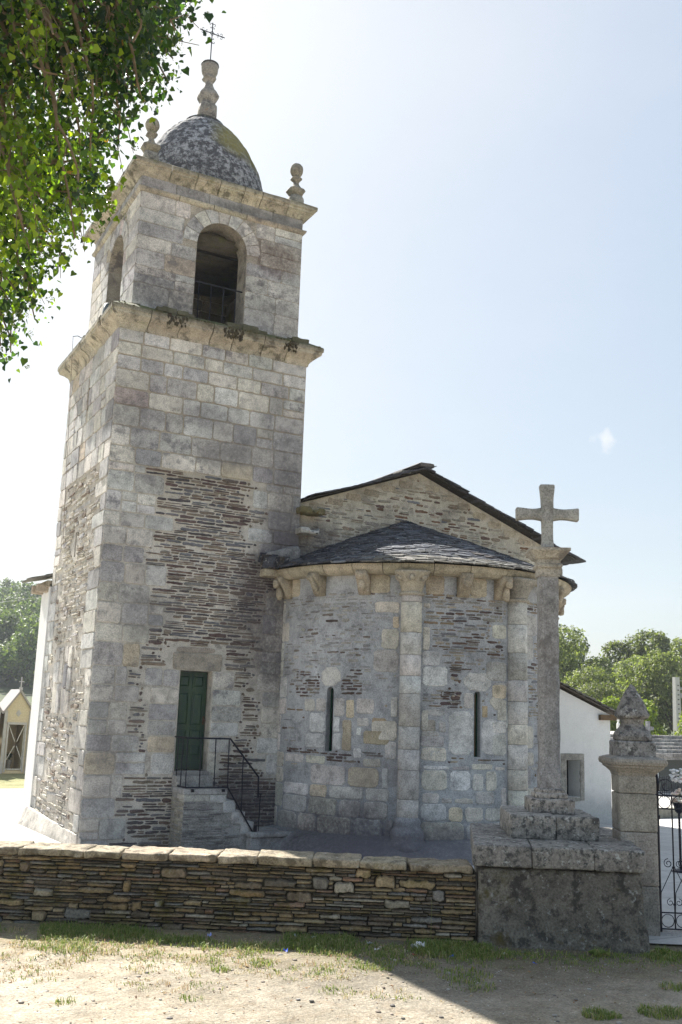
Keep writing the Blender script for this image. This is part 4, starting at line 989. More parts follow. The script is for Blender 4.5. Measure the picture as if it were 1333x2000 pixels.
# rows first; bigger stones take two or three rows, thin slabs fill the rest
zr = [-.08]
while zr[-1] < .63: zr.append(min(.655, zr[-1]+rnd.uniform(.022, .05)))
nr_ = len(zr)-1
for _ in range(300):
    k = rnd.choice((1, 2, 2, 3)); i = rnd.randrange(0, nr_-k+1); h = zr[i+k]-zr[i]; L = rnd.uniform(.12, .4)*(1 if k < 3 else .7); u = rnd.uniform(-6, 4.82-L)
    if h < .13 and all(u > b_[2] or u+L < b_[0] or i >= b_[3] or i+k <= b_[1] for b_ in occ): occ.append((u, i, u+L, i+k)); put(u, zr[i], L, h, .03, .08)
for i in range(nr_):
    t = zr[i+1]-zr[i]; u = -6.0-rnd.random()*.2
    row = sorted([b_ for b_ in occ if b_[1] <= i < b_[3]])
    while u < 4.8:
        nxt = next((b_ for b_ in row if b_[2] > u+.001), None)
        if nxt and nxt[0] <= u+.03: u = nxt[2]; continue
        L = min(rnd.uniform(.09, .4), 4.83-u, (nxt[0]-u) if nxt else 9)
        if nxt and nxt[0]-u-L < .05: L = nxt[0]-u
        if L > .025: put(u, zr[i]+rnd.uniform(-.003, .003), L, t*rnd.uniform(.85, 1.08), .015, .07)
        u += L
mb.build('stone_facing', M['drywall'], core)
def fWB(u, v, d): return fW(-u, .42+d, v)
mb = MB(); slabs(mb, fWB, -4.7, 6, -.05, .62, lambda u, v: True, DP, (.04, .08), (.12, .4), (.004, .01), .98, (.02, .05)); mb.build('stone_facing', M['drywall'], core)
J = [-6.0, -5.3, -4.55, -3.9, -3.2, -2.6, -1.9, -1.2, -.55, .143, .826, 1.2, 1.69, 2.2, 2.6, 3.17, 3.66, 4.137, 4.79]
for a, b in zip(J[:-1], J[1:]):
    mb = MB(); sk = rnd.uniform(-.06, .06); th = rnd.uniform(.065, .09); bulge = rnd.uniform(.0, .03); z0 = .66
    mb.rbox((a+.003, -.045, z0), (b-.003, .46, z0+th), None, .035, .02, .03, 5, jit((.36, .3, .215), .16), mod=lambda p: Vector((p.x+(p.y-.2)*sk*1.0, p.y-bulge*math.sin((p.x-a)/(b-a)*math.pi), p.z)))
    mb.v = [fW(*p) for p in mb.v]; mb.build('coping_stone', M['coping'], bw, True)
# ============================================================ WAYSIDE CROSS
cr = thing('stone_cross', tuple(fW(5.65, 1.0, 0)), 'tall granite wayside cross on an octagonal shaft and stepped pedestal beside the gate', 'stone cross')
def W_(mb): mb.v = [fW(*p) for p in mb.v]; return mb
def pedmod(p):
    q = p.copy(); 
    if p.z < .75: q.y = p.y-(.0 if p.y > 1 else .0)-max(0, (.75-p.z))*(.04+.16*max(0, (p.x-5.9)/.6))*(p.y < .5); q.x = p.x+(max(0, .75-p.z))*.07*(p.x > 5.9)
    else: q.y = p.y-.02*(p.y < .5)
    q.x += .07*q.y
    return q
mb = MB(); mb.rbox((4.84, -.07, -.2), (6.46, 2.0, .74), None, .07, .05, .03, 3.2, (.2, .18, .15), mod=pedmod); W_(mb).build('pedestal', M['pedestal'], cr, True)
mb = MB(); xs_ = [4.79, 5.38, 6.0, 6.5]
for a, b in zip(xs_[:-1], xs_[1:]):
    mb.rbox((a+.002, -.12, .745), (b-.002, 2.02, .955), None, .06, .02, .014, 5, jit((.29, .27, .24), .08), mod=lambda p: Vector((p.x+.07*p.y, p.y, p.z)))
W_(mb).build('pedestal_top', M['lichen'], cr, True)
mb = MB()
mb.rbox((5.24, .54, .95), (5.72, 1.62, 1.2), None, .06, .025, .014, 5, (.33, .31, .28)); mb.rbox((5.723, .55, .95), (6.18, 1.62, 1.195), None, .06, .025, .014, 5, (.31, .29, .26))
W_(mb).build('step_stone', M['lichen'], cr, True)
def chsq(cx_, cy_, prof, ch, col, amp=.006):      # chamfered square loft: (half, z, chamfer)
    mb = MB(); vs_ = []; fs = []; m_ = 8
    for h, z_, c_ in prof:
        c_ = min(c_, h*.6)
        P = [(-h+c_, -h), (h-c_, -h), (h, -h+c_), (h, h-c_), (h-c_, h), (-h+c_, h), (-h, h-c_), (-h, -h+c_)]
        vs_ += [Vector((cx_+a, cy_+b, z_))+Nv((a+cx_, b, z_), 6)*amp for a, b in P]
    for k in range(len(prof)-1):
        for i in range(m_): j = (i+1) % m_; fs.append((k*m_+i, k*m_+j, (k+1)*m_+j, (k+1)*m_+i))
    fs.append(tuple(reversed(range(m_)))); fs.append(tuple((len(prof)-1)*m_+i for i in range(m_))); mb.add(vs_, fs, col); return mb
CS, CO = 5.735, 1.08
mb = MB(); mb.rbox((CS-.245, CO-.245, 1.19), (CS+.245, CO+.245, 1.35), None, .05, .02, .01, 6, (.33, .3, .27)); mb.rbox((CS-.18, CO-.18, 1.34), (CS+.18, CO+.18, 1.41), None, .05, .025, .008, 6, (.33, .3, .27)); mb.rbox((CS-.15, CO-.15, 1.4), (CS+.15, CO+.15, 1.45), None, .05, .02, .005, 6, (.33, .3, .27)); W_(mb).build('base', M['lichen'], cr, True)
zz_ = [1.43+2.42*k/30 for k in range(31)]
mb = chsq(CS, CO, [(.116-.003*(k/30)+.004*math.sin(k), z_, .012 if k < 1 else (.012 if z_ < 1.62 or z_ > 3.72 else .048)) for k, z_ in enumerate(zz_)], .05, (.31, .3, .295), .004); W_(mb).build('shaft', M['shaft'], cr)
mb = chsq(CS, CO, [(.125, 3.84, .005), (.125, 3.93, .005), (.15, 3.945, .005), (.152, 3.975, .005), (.13, 3.99, .005), (.13, 4.035, .005), (.165, 4.05, .005), (.19, 4.085, .005), (.215, 4.11, .005), (.235, 4.13, .005), (.235, 4.16, .005), (.1, 4.175, .005)], .005, (.36, .33, .28), .003); W_(mb).build('capital', M['shaft'], cr)
mb = MB()
def cross_outline():
    a = .065; return None
mb.rbox((CS-.07, CO-.06, 4.16), (CS+.07, CO+.06, 4.95), None, .05, .018, .006, 6, (.37, .36, .33), mod=lambda p: Vector((CS+(p.x-CS)*(1+.3*max(0, (p.z-4.75)/.2)-.1*(4.25 < p.z < 4.5)), p.y, p.z)))
mb.rbox((CS-.37, CO-.055, 4.53), (CS+.37, CO+.055, 4.65), None, .05, .018, .006, 6, (.36, .35, .32), mod=lambda p: Vector((p.x, p.y, 4.59+(p.z-4.59)*(1+.32*max(0, (abs(p.x-CS)-.22)/.15)+.5*max(0, (.14-abs(p.x-CS))/.14)))))
W_(mb).build('cross', M['shaft'], cr, True)
# ============================================================ GATE PILLAR AND GATE
gp = thing('gate_pillar', tuple(fW(6.62, .9, 0)), 'granite gate pillar with moulded cap and lichened pointed pinnacle beside the iron gate', 'gate pillar')
PS, PO = 6.635, .92
mb = MB(); zc = [0, .5, 1.05, 1.45, 1.64]
for a, b in zip(zc[:-1], zc[1:]): mb.rbox((PS-.2, PO-.2, a-(.1 if a == 0 else 0)), (PS+.2, PO+.2, b-.004), None, .07, .014, .007, 5, jit((.34, .31, .27), .12))
W_(mb).build('shaft', M['pillar'], gp, True)
mb = chsq(PS-.01, PO, [(.19, 1.7, .004), (.21, 1.715, .004), (.225, 1.75, .004), (.27, 1.79, .004), (.3, 1.81, .004), (.3, 1.825, .004), (.33, 1.84, .01), (.34, 1.87, .02), (.33, 1.9, .02), (.25, 1.925, .02), (.1, 1.93, .01)], 0, (.33, .3, .26)); mb.v = [Vector((PS+(p.x-PS)*.92, PO+(p.y-PO)*.92, p.z-.085)) for p in mb.v]; W_(mb).build('cap', M['pillar'], gp)
mb = MB(); mb.rbox((PS-.215, PO-.215, 1.915), (PS+.205, PO+.215, 2.1), None, .06, .015, .008, 6, (.28, .27, .26))
v0 = len(mb.v)
t_ = chsq(PS, PO, [(.16, 2.09, .03), (.185, 2.12, .05), (.19, 2.16, .07), (.17, 2.21, .08), (.135, 2.25, .06), (.115, 2.3, .05), (.12, 2.35, .04), (.16, 2.375, .04), (.168, 2.39, .04), (.165, 2.42, .045), (.14, 2.49, .045), (.115, 2.56, .04), (.08, 2.64, .03), (.05, 2.7, .02), (.02, 2.75, .008), (.004, 2.765, .002)], 0, (.28, .265, .25), .006)
mb.add(t_.v, t_.f, (.24, .225, .21)); mb.v = [Vector((p.x, p.y, 1.83+(p.z-1.915)*.94)) for p in mb.v]; W_(mb).build('pinnacle', M['lichen'], gp)
gt = thing('iron_gate', tuple(fW(7.3, .85, 0)), 'black wrought iron gate leaf with rings and scrolls hung on the granite pillar', 'gate')
GO = .88
def g(x, z): return (PS+.245+x, GO, z)
mb = MB(); mb.tube([g(0, .02), g(0, 1.48)], .016, 6); mb.lathe((g(0, 0)[0], GO, 1.46), [(.01, 0), (.03, .03), (.035, .09), (.02, .16), (.004, .24)], 8); mb.lathe((g(0, 0)[0], GO, 1.2), [(.0, -.03), (.03, -.02), (.03, .02), (0, .03)], 8); W_(mb).build('hanging_post', M['iron'], gt)
mb = MB(); mb.tube([g(1.1, .04), g(1.1, 1.5)], .014, 6); W_(mb).build('meeting_post', M['iron'], gt)
mb = MB()
for z_ in (.05, .215, 1.29, 1.43): mb = MB(); mb.tube([g(0, z_), g(1.1, z_)], .008, 5); W_(mb).build('rail', M['iron'], gt)

for k in range(1, 7):
    mb = MB(); x = .155*k; mb.tube([g(x, .05), g(x, 1.43)], .0085, 5); W_(mb).build('bar', M['iron'], gt)
mb = MB()
def circ(cx_, cz_, r_, n=18): return [g(cx_+r_*math.cos(2*math.pi*k/n), cz_+r_*math.sin(2*math.pi*k/n)) for k in range(n)]
for k in range(7):
    for zq in (1.36, .133): mb = MB(); mb.tube(circ(.0775+.155*k, zq, .066), .005, 4, closed=True); W_(mb).build('ring', M['iron'], gt)
mb = MB()
def spiral(cx_, cz_, r_, a0, sg, turns=1.4, n=22): return [g(cx_+r_*(1-.75*k/n)*math.cos(a0+sg*turns*2*math.pi*k/n), cz_+r_*(1-.75*k/n)*math.sin(a0+sg*turns*2*math.pi*k/n)) for k in range(n+1)]
for k in range(1, 7):
    x = .155*k; mb = MB(); m2 = MB()
    for sg in (-1, 1):
        mb.tube(spiral(x+sg*.058, .72, .05, math.pi/2 if sg > 0 else math.pi/2, -sg), .0048, 4)
        mb.tube([g(x, .7), g(x+sg*.14, .42), g(x+sg*.15, .22)], .005, 4)
        m2.tube(spiral(x+sg*.045, .32, .04, math.pi/2, -sg, 1.2), .0045, 4)
    for zq in (.68, .3): (mb if zq > .5 else m2).lathe((g(x, 0)[0], GO, zq), [(0, -.018), (.018, -.008), (.018, .008), (0, .018)], 6)
    W_(mb).build('scroll', M['iron'], gt); W_(m2).build('lower_scroll', M['iron'], gt)
mb = MB(); mb.tube(spiral(.1, 1.53, .1, -math.pi/2, -1, 1.5, 26), .0055, 4); mb.tube([g(0, 1.47), g(.06, 1.44), g(.3, 1.43)], .0055, 4)
W_(mb).build('top_scroll', M['iron'], gt)
mb = MB(); mb.rbox((PS+.2, .75, -.08), (PS+1.6, 1.1, .012), None, .2, .01, .004, 3, (.4, .38, .36)); W_(mb); o = mb.build('threshold', M['pillar'], None, True); o['kind'] = 'structure'
# ============================================================ GROUND
def ground_mat():
    mt, nt, b, out = new_mat('earth'); s = NT(nt)
    base = s.mix(s.ramp(s.noise(.9, 6, .6), [(.35, 0), (.65, 1)]), (.43, .38, .305), (.33, .285, .215))
    base = s.mix(s.math('MULTIPLY', s.ramp(s.noise(7, 7, .7), [(.5, 0), (.65, 1)]), .55), base, (.3, .225, .15))      # dry thatch
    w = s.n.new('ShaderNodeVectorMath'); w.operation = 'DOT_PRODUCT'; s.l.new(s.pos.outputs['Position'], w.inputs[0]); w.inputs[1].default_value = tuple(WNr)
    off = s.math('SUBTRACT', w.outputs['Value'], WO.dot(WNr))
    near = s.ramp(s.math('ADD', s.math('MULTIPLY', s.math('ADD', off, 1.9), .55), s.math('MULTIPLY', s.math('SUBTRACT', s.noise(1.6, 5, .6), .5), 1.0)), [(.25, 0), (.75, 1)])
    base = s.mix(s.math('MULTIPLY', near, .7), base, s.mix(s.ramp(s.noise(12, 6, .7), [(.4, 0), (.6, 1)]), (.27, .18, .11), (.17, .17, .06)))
    sx = s.n.new('ShaderNodeSeparateXYZ'); s.l.new(s.pos.outputs['Position'], sx.inputs[0])
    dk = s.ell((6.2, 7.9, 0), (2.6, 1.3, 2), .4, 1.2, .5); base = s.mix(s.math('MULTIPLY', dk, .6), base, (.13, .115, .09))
    far = s.ramp(s.math('MULTIPLY', off, .02), [(.3, 0), (.36, 1)]); base = s.mix(far, base, s.mix(s.ramp(s.noise(.3, 6), [(.4, 0), (.6, 1)]), (.12, .14, .05), (.24, .2, .1)))
    base = s.mix(1.0, base, s.ramp(s.noise(45, 4, .7), [(.3, .6), (.7, 1.3)]), 'MULTIPLY'); base = s.mix(1.0, base, s.ramp(s.noise(4.5, 8, .75), [(.35, .72), (.6, 1.12)]), 'MULTIPLY')
    peb = s.ramp(s.noise(70, 2, .5), [(.64, 0), (.69, 1)]); base = s.mix(s.math('MULTIPLY', peb, .6), base, (.5, .48, .44))
    peb2 = s.ramp(s.noise(55, 2, .5), [(.7, 0), (.74, 1)]); base = s.mix(s.math('MULTIPLY', peb2, .6), base, (.14, .12, .1))
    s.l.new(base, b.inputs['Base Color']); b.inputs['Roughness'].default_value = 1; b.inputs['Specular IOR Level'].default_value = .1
    s.bump(b, s.math('ADD', s.noise(30, 6, .7), s.math('MULTIPLY', s.noise(6, 5), 1.5)), .9, .02); return mt
xs = [-900, -400, -150, -60, -25, -12, -7]+[-5+i*.07 for i in range(230)]+[12, 14, 18, 26, 40, 70, 150, 400, 900]
ys = [-900, -400, -100, -30, -10, 0, 2.5]+[3.5+i*.07 for i in range(125)]+[13, 15, 20, 26, 27.6, 33, 36, 45, 60, 80, 150, 400, 900]
def gz_(x, y):
    off = (Vector((x, y, 0))-WO).dot(WNr)
    if not (-5 < x < 11.2 and 3.4 < y < 12.3): return -.02
    z = -.004+.014*Nz((x, y, 0), 1.7)+.007*Nz((x, y, 2), 7)+.004*Nz((x, y, 2), 19)
    # wheel ruts
    z -= .008*math.exp(-((x-y*.3-3.6)/.12)**2)
    if off > .0: z = min(z, -.004)-.012*min(1, off*3)
    return z
mb = MB(); nx, ny = len(xs), len(ys); vs_ = [Vector((x, y, gz_(x, y))) for y in ys for x in xs]
mb.add(vs_, [(j*nx+i, j*nx+i+1, (j+1)*nx+i+1, (j+1)*nx+i) for j in range(ny-1) for i in range(nx-1)]); mb.build('ground', ground_mat(), None, True, kind='structure')
# paving of the churchyard
def paving_mat():
    mt, nt, b, out = new_mat('paving'); s = NT(nt)
    bt = s.n.new('ShaderNodeTexBrick'); bt.inputs['Scale'].default_value = 1; bt.inputs['Brick Width'].default_value = 1.6; bt.inputs['Row Height'].default_value = .9; bt.inputs['Mortar Size'].default_value = .012; bt.inputs['Mortar'].default_value = (.3, .29, .27, 1)
    bt.inputs['Color1'].default_value = (.52, .5, .47, 1); bt.inputs['Color2'].default_value = (.45, .43, .41, 1); s.l.new(s.pos.outputs['Position'], bt.inputs['Vector'])
    c = s.mix(1.0, bt.outputs[0], s.ramp(s.noise(2, 6), [(.3, .85), (.7, 1.1)]), 'MULTIPLY'); c = s.mix(1.0, c, s.ramp(s.noise(40, 4), [(.3, .88), (.7, 1.1)]), 'MULTIPLY')
    s.l.new(c, b.inputs['Base Color']); b.inputs['Roughness'].default_value = .85; return mt
mb = MB(); A = fW(-9, .35, 0); B = fW(12, .35, 0)
mb.add([Vector((A.x, A.y, .004)), Vector((B.x, B.y, .004)), Vector((34, 12, .004)), Vector((34, 27.4, .004)), Vector((-14, 27.4, .004)), Vector((-14, 16, .004))], [(0, 1, 2, 3, 4, 5)]); mb.build('courtyard_paving', paving_mat(), None, False, kind='structure')
M['lawn'] = None
mt, nt, b, out = new_mat('lawn'); s = NT(nt); c = s.mix(s.ramp(s.noise(.8, 7, .7), [(.4, 0), (.6, 1)]), (.13, .15, .045), (.28, .25, .12)); s.l.new(c, b.inputs['Base Color']); b.inputs['Roughness'].default_value = 1; s.bump(b, s.noise(20, 5), 1, .05)
mb = MB(); mb.add([Vector(p) for p in ((-14, 27.4, .008), (18, 27.4, .008), (18, 36, .008), (-14, 36, .008))], [(0, 1, 2, 3)]); mb.build('lawn', mt, None, False, kind='structure')
# ---- grass and weeds
gm, nt, b, out = new_mat('grass_blades'); s = NT(nt); s.l.new(s.attr(), b.inputs['Base Color']); b.inputs['Roughness'].default_value = .6
tr = s.n.new('ShaderNodeBsdfTranslucent'); s.l.new(s.attr(), tr.inputs[0]); ms = s.n.new('ShaderNodeMixShader'); ms.inputs[0].default_value = .35; s.l.new(b.outputs[0], ms.inputs[1]); s.l.new(tr.outputs[0], ms.inputs[2]); s.l.new(ms.outputs[0], out.inputs[0])
def blade(mb, p, h, w, lean, az, col):
    d = Vector((math.cos(az), math.sin(az), 0)); t = Vector((-d.y, d.x, 0))*w*.5
    a = p+d*lean*h*.35+Vector((0, 0, h*.6)); e = p+d*lean*h+Vector((0, 0, h*(1-.3*lean)))
    mb.add([p-t, p+t, a+t*.7, a-t*.7, e], [(0, 1, 2, 3), (3, 2, 4)], col)
GREENS = [((.2, .27, .05), 4), ((.13, .19, .04), 3), ((.3, .32, .08), 2.5), ((.42, .36, .17), 1.5)]
DRY = [((.5, .4, .22), 4), ((.42, .28, .16), 3), ((.3, .3, .1), 2.5), ((.6, .52, .34), 2)]
mb = MB()
def zg(x, y): return gz_(x, y)
def clump(x, y, n, r, h, pal, mb):
    for _ in range(n):
        a = rnd.random()*2*math.pi; q = r*math.sqrt(rnd.random()); px_, py_ = x+q*math.cos(a), y+q*math.sin(a)
        blade(mb, Vector((px_, py_, zg(px_, py_)-.003)), h*rnd.uniform(.5, 1.2), rnd.uniform(.005, .011), rnd.uniform(.2, 1.1), rnd.random()*6.28, pick(pal))
for _ in range(2600):
    s_ = rnd.uniform(-1.6, 4.9); o_ = -.08-abs(rnd.gauss(0, .3)); p = fW(s_, o_, 0)
    if Nz((s_*1.4, o_*2, 4)) < -.15: continue
    clump(p.x, p.y, rnd.randint(8, 20), .08, rnd.uniform(.03, .085), GREENS, mb)
for _ in range(2600):
    s_ = rnd.uniform(-1.8, 4.4); o_ = rnd.uniform(-2.2, -.35); p = fW(s_, o_, 0); k = Nz((p.x*1.5, p.y*1.5, 9))
    if k < -.05 or rnd.random() > (1+o_*.35): continue
    clump(p.x, p.y, rnd.randint(5, 12), .07, rnd.uniform(.018, .05), DRY if rnd.random() < .5 else GREENS, mb)
for _ in range(320):
    s_ = rnd.uniform(3.2, 6.8); o_ = -.2-abs(rnd.gauss(0, .3)); p = fW(s_, o_, 0); clump(p.x, p.y, rnd.randint(8, 18), .08, rnd.uniform(.02, .05), GREENS, mb)
for (x, y, n, r, h) in ((5.72, 6.26, 330, .13, .05), (5.8, 6.2, 120, .08, .04), (6.23, 6.13, 420, .17, .05), (6.4, 6.1, 200, .12, .05), (6.2, 8.06, 120, .1, .07), (5.42, 7.62, 280, .26, .05), (5.3, 7.3, 150, .2, .045), (4.84, 8.12, 160, .16, .05), (3.94, 8.6, 130, .12, .05), (3.53, 8.55, 90, .09, .05), (2.43, 9.7, 150, .2, .08), (2.07, 8.02, 60, .08, .045), (6.91, 6.62, 150, .14, .05), (4.33, 8.12, 90, .14, .04), (7.64, 7.5, 300, .16, .06), (7.85, 7.5, 260, .15, .06), (4.15, 7.55, 60, .16, .04), (3.0, 7.8, 45, .1, .04), (2.6, 9.6, 90, .14, .07)):
    clump(x, y, n, r, h, GREENS, mb)
mb.build('grass', gm, None, False, kind='stuff')
mb = MB()
for _ in range(1500):
    x = rnd.uniform(.8, 8.6); y = rnd.uniform(5.6, 10.6)
    if (Vector((x, y, 0))-WO).dot(WNr) > -.15: continue
    r = rnd.uniform(.003, .009)*(2.0 if rnd.random() < .04 else 1); c_ = rnd.choice(((.5, .47, .42), (.36, .3, .24), (.22, .17, .13), (.6, .58, .54)))
    mb.lathe((x, y, zg(x, y)), [(0, -r*.3), (r, 0), (r*.8, r*.5), (0, r*.7)], 5, jit(c_), amp=r*.5)
for _ in range(170):
    x = rnd.uniform(.8, 8.4); y = rnd.uniform(5.8, 10.4)
    if (Vector((x, y, 0))-WO).dot(WNr) > -.2: continue
    r = rnd.uniform(.01, .026); mb.lathe((x, y, zg(x, y)), [(0, -r*.3), (r, 0), (r*.85, r*.4), (0, r*.55)], 7, jit(rnd.choice(((.42, .39, .35), (.3, .25, .2), (.2, .18, .16))), .2), amp=r*.6)
mb.build('pebbles', gm, None, False, kind='stuff')
mb = MB()          # fallen dry leaves
for _ in range(1500):
    x = rnd.uniform(.9, 7.5); y = rnd.uniform(6.4, 10.4)
    if rnd.random() > (y-6.2)/4+.15: continue
    if (Vector((x, y, 0))-WO).dot(WNr) > -.12: continue
    a = rnd.random()*6.28; r = rnd.uniform(.008, .02); t = Vector((math.cos(a), math.sin(a), rnd.uniform(-.3, .3)))*r; u = Vector((-t.y, t.x, rnd.uniform(-.01, .01)))*.6; p = Vector((x, y, zg(x, y)+.008))
    mb.add([p-t, p+u, p+t+Vector((0, 0, .006)), p-u], [(0, 1, 2, 3)], pick([((.3, .17, .08), 3), ((.42, .3, .17), 2), ((.2, .11, .06), 2), ((.5, .45, .36), 1)]))
mb.build('dead_leaves', gm, None, False, kind='stuff')
# bigger plants at the wall foot
def weed(x, y, h, n, label, col=GREENS, name='weed'):
    mb = MB(); clump(x, y, n*3, .09, h, col, mb)
    for _ in range(n):
        a = rnd.random()*6.28; L = h*rnd.uniform(.7, 1.5); d = Vector((math.cos(a), math.sin(a), 0)); p = Vector((x, y, zg(x, y)))
        t = Vector((-d.y, d.x, 0))*L*.22; m1 = p+d*L*.5+Vector((0, 0, L*.35)); e = p+d*L+Vector((0, 0, L*.15))
        mb.add([p, m1-t, e, m1+t], [(0, 1, 2), (0, 2, 3)], pick(col))
    return tag(mb.build(name, gm, None), label, 'plant')
P = fW(6.0, -.28, 0); weed(P.x, P.y, .09, 22, 'leafy green weed at the foot of the dark pedestal under the cross')
P = fW(6.62, -.1, 0); weed(P.x, P.y, .1, 26, 'bushy weed at the right corner of the pedestal by the gate')
P = fW(4.86, -.2, 0); weed(P.x, P.y, .08, 14, 'small green weed where the dry stone wall meets the pedestal')
P = fW(3.55, -.12, 0); weed(P.x, P.y, .1, 8, 'slender weed against the middle of the dry stone wall')
P = fW(.7, -.4, 0); weed(P.x, P.y, .09, 16, 'bright tufted weed in front of the left part of the wall')
mb = MB(); P = fW(4.38, -.06, 0); mb.tube([P, P+Vector((0, 0, .2)), P+Vector((.005, 0, .4))], .0022, 4, (.24, .26, .09)); tag(mb.build('grass_stalk', gm, None), 'single tall thin grass stalk standing against the right end of the wall', 'plant')
# litter
def scrap(name, x, y, w, h, col, label, rough_=.5, hump=.015):
    mt = plain(name+'_mat', col, rough_, 0, .1); mb = MB(); n = 6; a = rnd.random()*6.28; vs_ = []
    for j in range(n+1):
        for i in range(n+1):
            u, v = (i/n-.5)*w, (j/n-.5)*h; q = Vector((x+u*math.cos(a)-v*math.sin(a), y+u*math.sin(a)+v*math.cos(a), 0)); q.z = zg(q.x, q.y)+.006+abs(Nz((u*30+x, v*30+y, 1)))*hump*2; vs_.append(q+Nv((u*40, v*40, x), 1)*.006)
    mb.add(vs_, [(j*(n+1)+i, j*(n+1)+i+1, (j+1)*(n+1)+i+1, (j+1)*(n+1)+i) for j in range(n) for i in range(n)], (1, 1, 1)); tag(mb.build(name, mt, None, True), label, 'litter')
def gpos(s_, o_): p = fW(s_, o_, 0); return p.x, p.y
LIT = [('crumpled_paper', 4.25, -.33, .12, .13, (.75, .74, .76), 'large crumpled white paper in the shade by the right end of the wall', .04),
 ('paper_scrap', 3.05, -.14, .05, .06, (.7, .7, .72), 'white paper scrap at the wall foot, leftmost of the pale scraps', .03), ('paper_scrap', 3.22, -.16, .07, .05, (.66, .66, .68), 'white torn scrap close beside the leftmost pale scrap at the wall', .03),
 ('paper_scrap', 3.78, -.26, .06, .04, (.72, .73, .8), 'pale scrap with bluish tint between wall and shadow edge', .02), ('paper_scrap', 3.85, -.5, .055, .025, (.72, .72, .72), 'narrow white strip of paper lying on bare shaded earth', .01),
 ('plastic_wrapper', 3.0, -.72, .045, .035, (.03, .09, .6), 'blue wrapper right on the edge of the sunlit ground', .02), ('plastic_wrapper', 3.42, -.13, .03, .025, (.03, .08, .5), 'small blue wrapper tucked at the foot of the wall', .015), ('plastic_wrapper', 4.55, -.62, .035, .03, (.04, .1, .6), 'blue wrapper on the shaded dirt left of the pedestal', .015),
 ('plastic_wrapper', 4.2, -.65, .06, .015, (.5, .06, .07), 'thin red strip of plastic on the shaded earth', .015), ('plastic_wrapper', 2.2, -.25, .045, .04, (.35, .38, .7), 'small bluish white wrapper in the grass below the coping shade', .03), ('plastic_wrapper', 5.3, -.75, .03, .02, (.05, .12, .7), 'tiny blue wrapper in front of the stone pedestal', .01),
 ('paper_scrap', 5.05, -.45, .035, .03, (.75, .75, .74), 'tiny white scrap just left of the pedestal foot', .01)]
for n_, s_, o_, w, h, c_, l_, hp in LIT: x, y = gpos(s_, o_); scrap(n_, x, y, w, h, c_, l_, .5, hp)

# ============================================================ BACKGROUND: burial chapels on the left
YEL = plain('ochre_render', (.52, .45, .31), .9, 0, .12); GRS = plain('grey_trim', (.4, .39, .38), .8, 0, .12, ns=8); WHT = plain('white_paint', (.8, .8, .78), .6)
def chapel(x0, x1, y, label, mirror=False, full=True):
    c = thing('burial_chapel', ((x0+x1)/2, y, 0), label, 'chapel'); w = x1-x0; xm = (x0+x1)/2; ze, za = 1.93, 2.5
    mb = MB(); mb.prism([(x0, -.05), (x1, -.05), (x1, ze), (xm, za), (x0, ze)], lambda u, v, d: Vector((u, y+d, v)), 0, 1.6); wl_ = mb.build('wall', YEL, c)
    ox0, ox1, oz = x0+.17*w, x1-.2*w, 1.5
    cut = MB(); cut.box((ox0, y-.1, .1), (ox1, y+1.3, oz)); boolean(wl_, cut)
    mb = MB(); mb.box((ox0-.05, y-.03, .05), (ox0, y+.02, oz+.07)); mb.box((ox1, y-.03, .05), (ox1+.05, y+.02, oz+.07)); mb.box((ox0, y-.031, oz), (ox1, y+.02, oz+.07)); mb.build('door_frame', GRS, c)
    mb = MB(); mb.box((x0-.03, y-.05, 0), (x0+.06, y-.002, ze)); mb.build('pilaster', GRS, c); mb = MB(); mb.box((x1-.06, y-.05, 0), (x1+.03, y-.002, ze)); mb.build('pilaster', GRS, c)
    mb = MB(); sl_ = (za-ze)/(w/2)
    for sg in (-1, 1):
        mb.box((0, y-.09, 0), (w/2+.08, y+1.65, .09), f=lambda a, b_, c_: Vector((xm+sg*a, b_, za+.01-a*sl_+c_)))
    mb.build('roof', plain('chapel_roof', (.3, .28, .27), .8), c)
    mb = MB(); mb.prism([(xm-.085, 1.85), (xm, 1.74), (xm+.085, 1.85), (xm, 1.97)], lambda u, v, d: Vector((u, y+d, v)), -.02, .01); mb.build('diamond_panel', GRS, c)
    mb = MB(); mb.box((xm-.05, y-.05, za+.08), (xm+.05, y+.05, za+.16)); mb.box((xm-.016, y-.016, za+.15), (xm+.016, y+.016, za+.48)); mb.box((xm-.08, y-.0161, za+.32), (xm+.08, y+.0161, za+.352)); mb.build('cross', GRS, c)
    mb = MB(); 
    for a, b_ in (((ox0+.02, oz-.03), (xm-.03, .98)), ((ox1-.02, oz-.03), (xm+.03, .98)), ((ox0+.02, .42), (xm-.03, .85)), ((ox1-.02, .42), (xm+.03, .85))): mb.tube([(a[0], y+.05, a[1]), (b_[0], y+.05, b_[1])], .009, 4)
    mb.tube([(ox0, y+.05, .14), (ox1, y+.05, .14)], .014, 4); mb.tube([(ox0+.01, y+.05, .14), (ox0+.01, y+.05, oz)], .01, 4); mb.tube([(ox1-.01, y+.05, .14), (ox1-.01, y+.05, oz)], .01, 4); mb.build('door_grille', WHT, c)
    return c, (ox0+ox1)/2
c_, xm_ = chapel(5.93, 6.72, 33.0, 'small ochre burial chapel with pointed gable, cross and white barred door left of the church')
mb = MB(); mb.lathe((xm_-.05, 33.5, .1), [(.05, 0), (.06, .05), (.09, .3), (.08, .3), (0, .28)], 12, (.4, .38, .35))
pv = thing('potted_plant', (xm_-.05, 33.5, .1), 'dark leafy plant in a vase inside the ochre burial chapel', 'plant'); mb.build('vase', plain('vase_grey', (.2, .2, .2), .5), pv)
mb = MB()
for _ in range(130): a = rnd.random()*6.28; e = rnd.uniform(.1, .3); blade(mb, Vector((xm_-.05, 33.5, .38)), e, .05, rnd.uniform(.1, 1), a, jit((.05, .08, .03), .3))
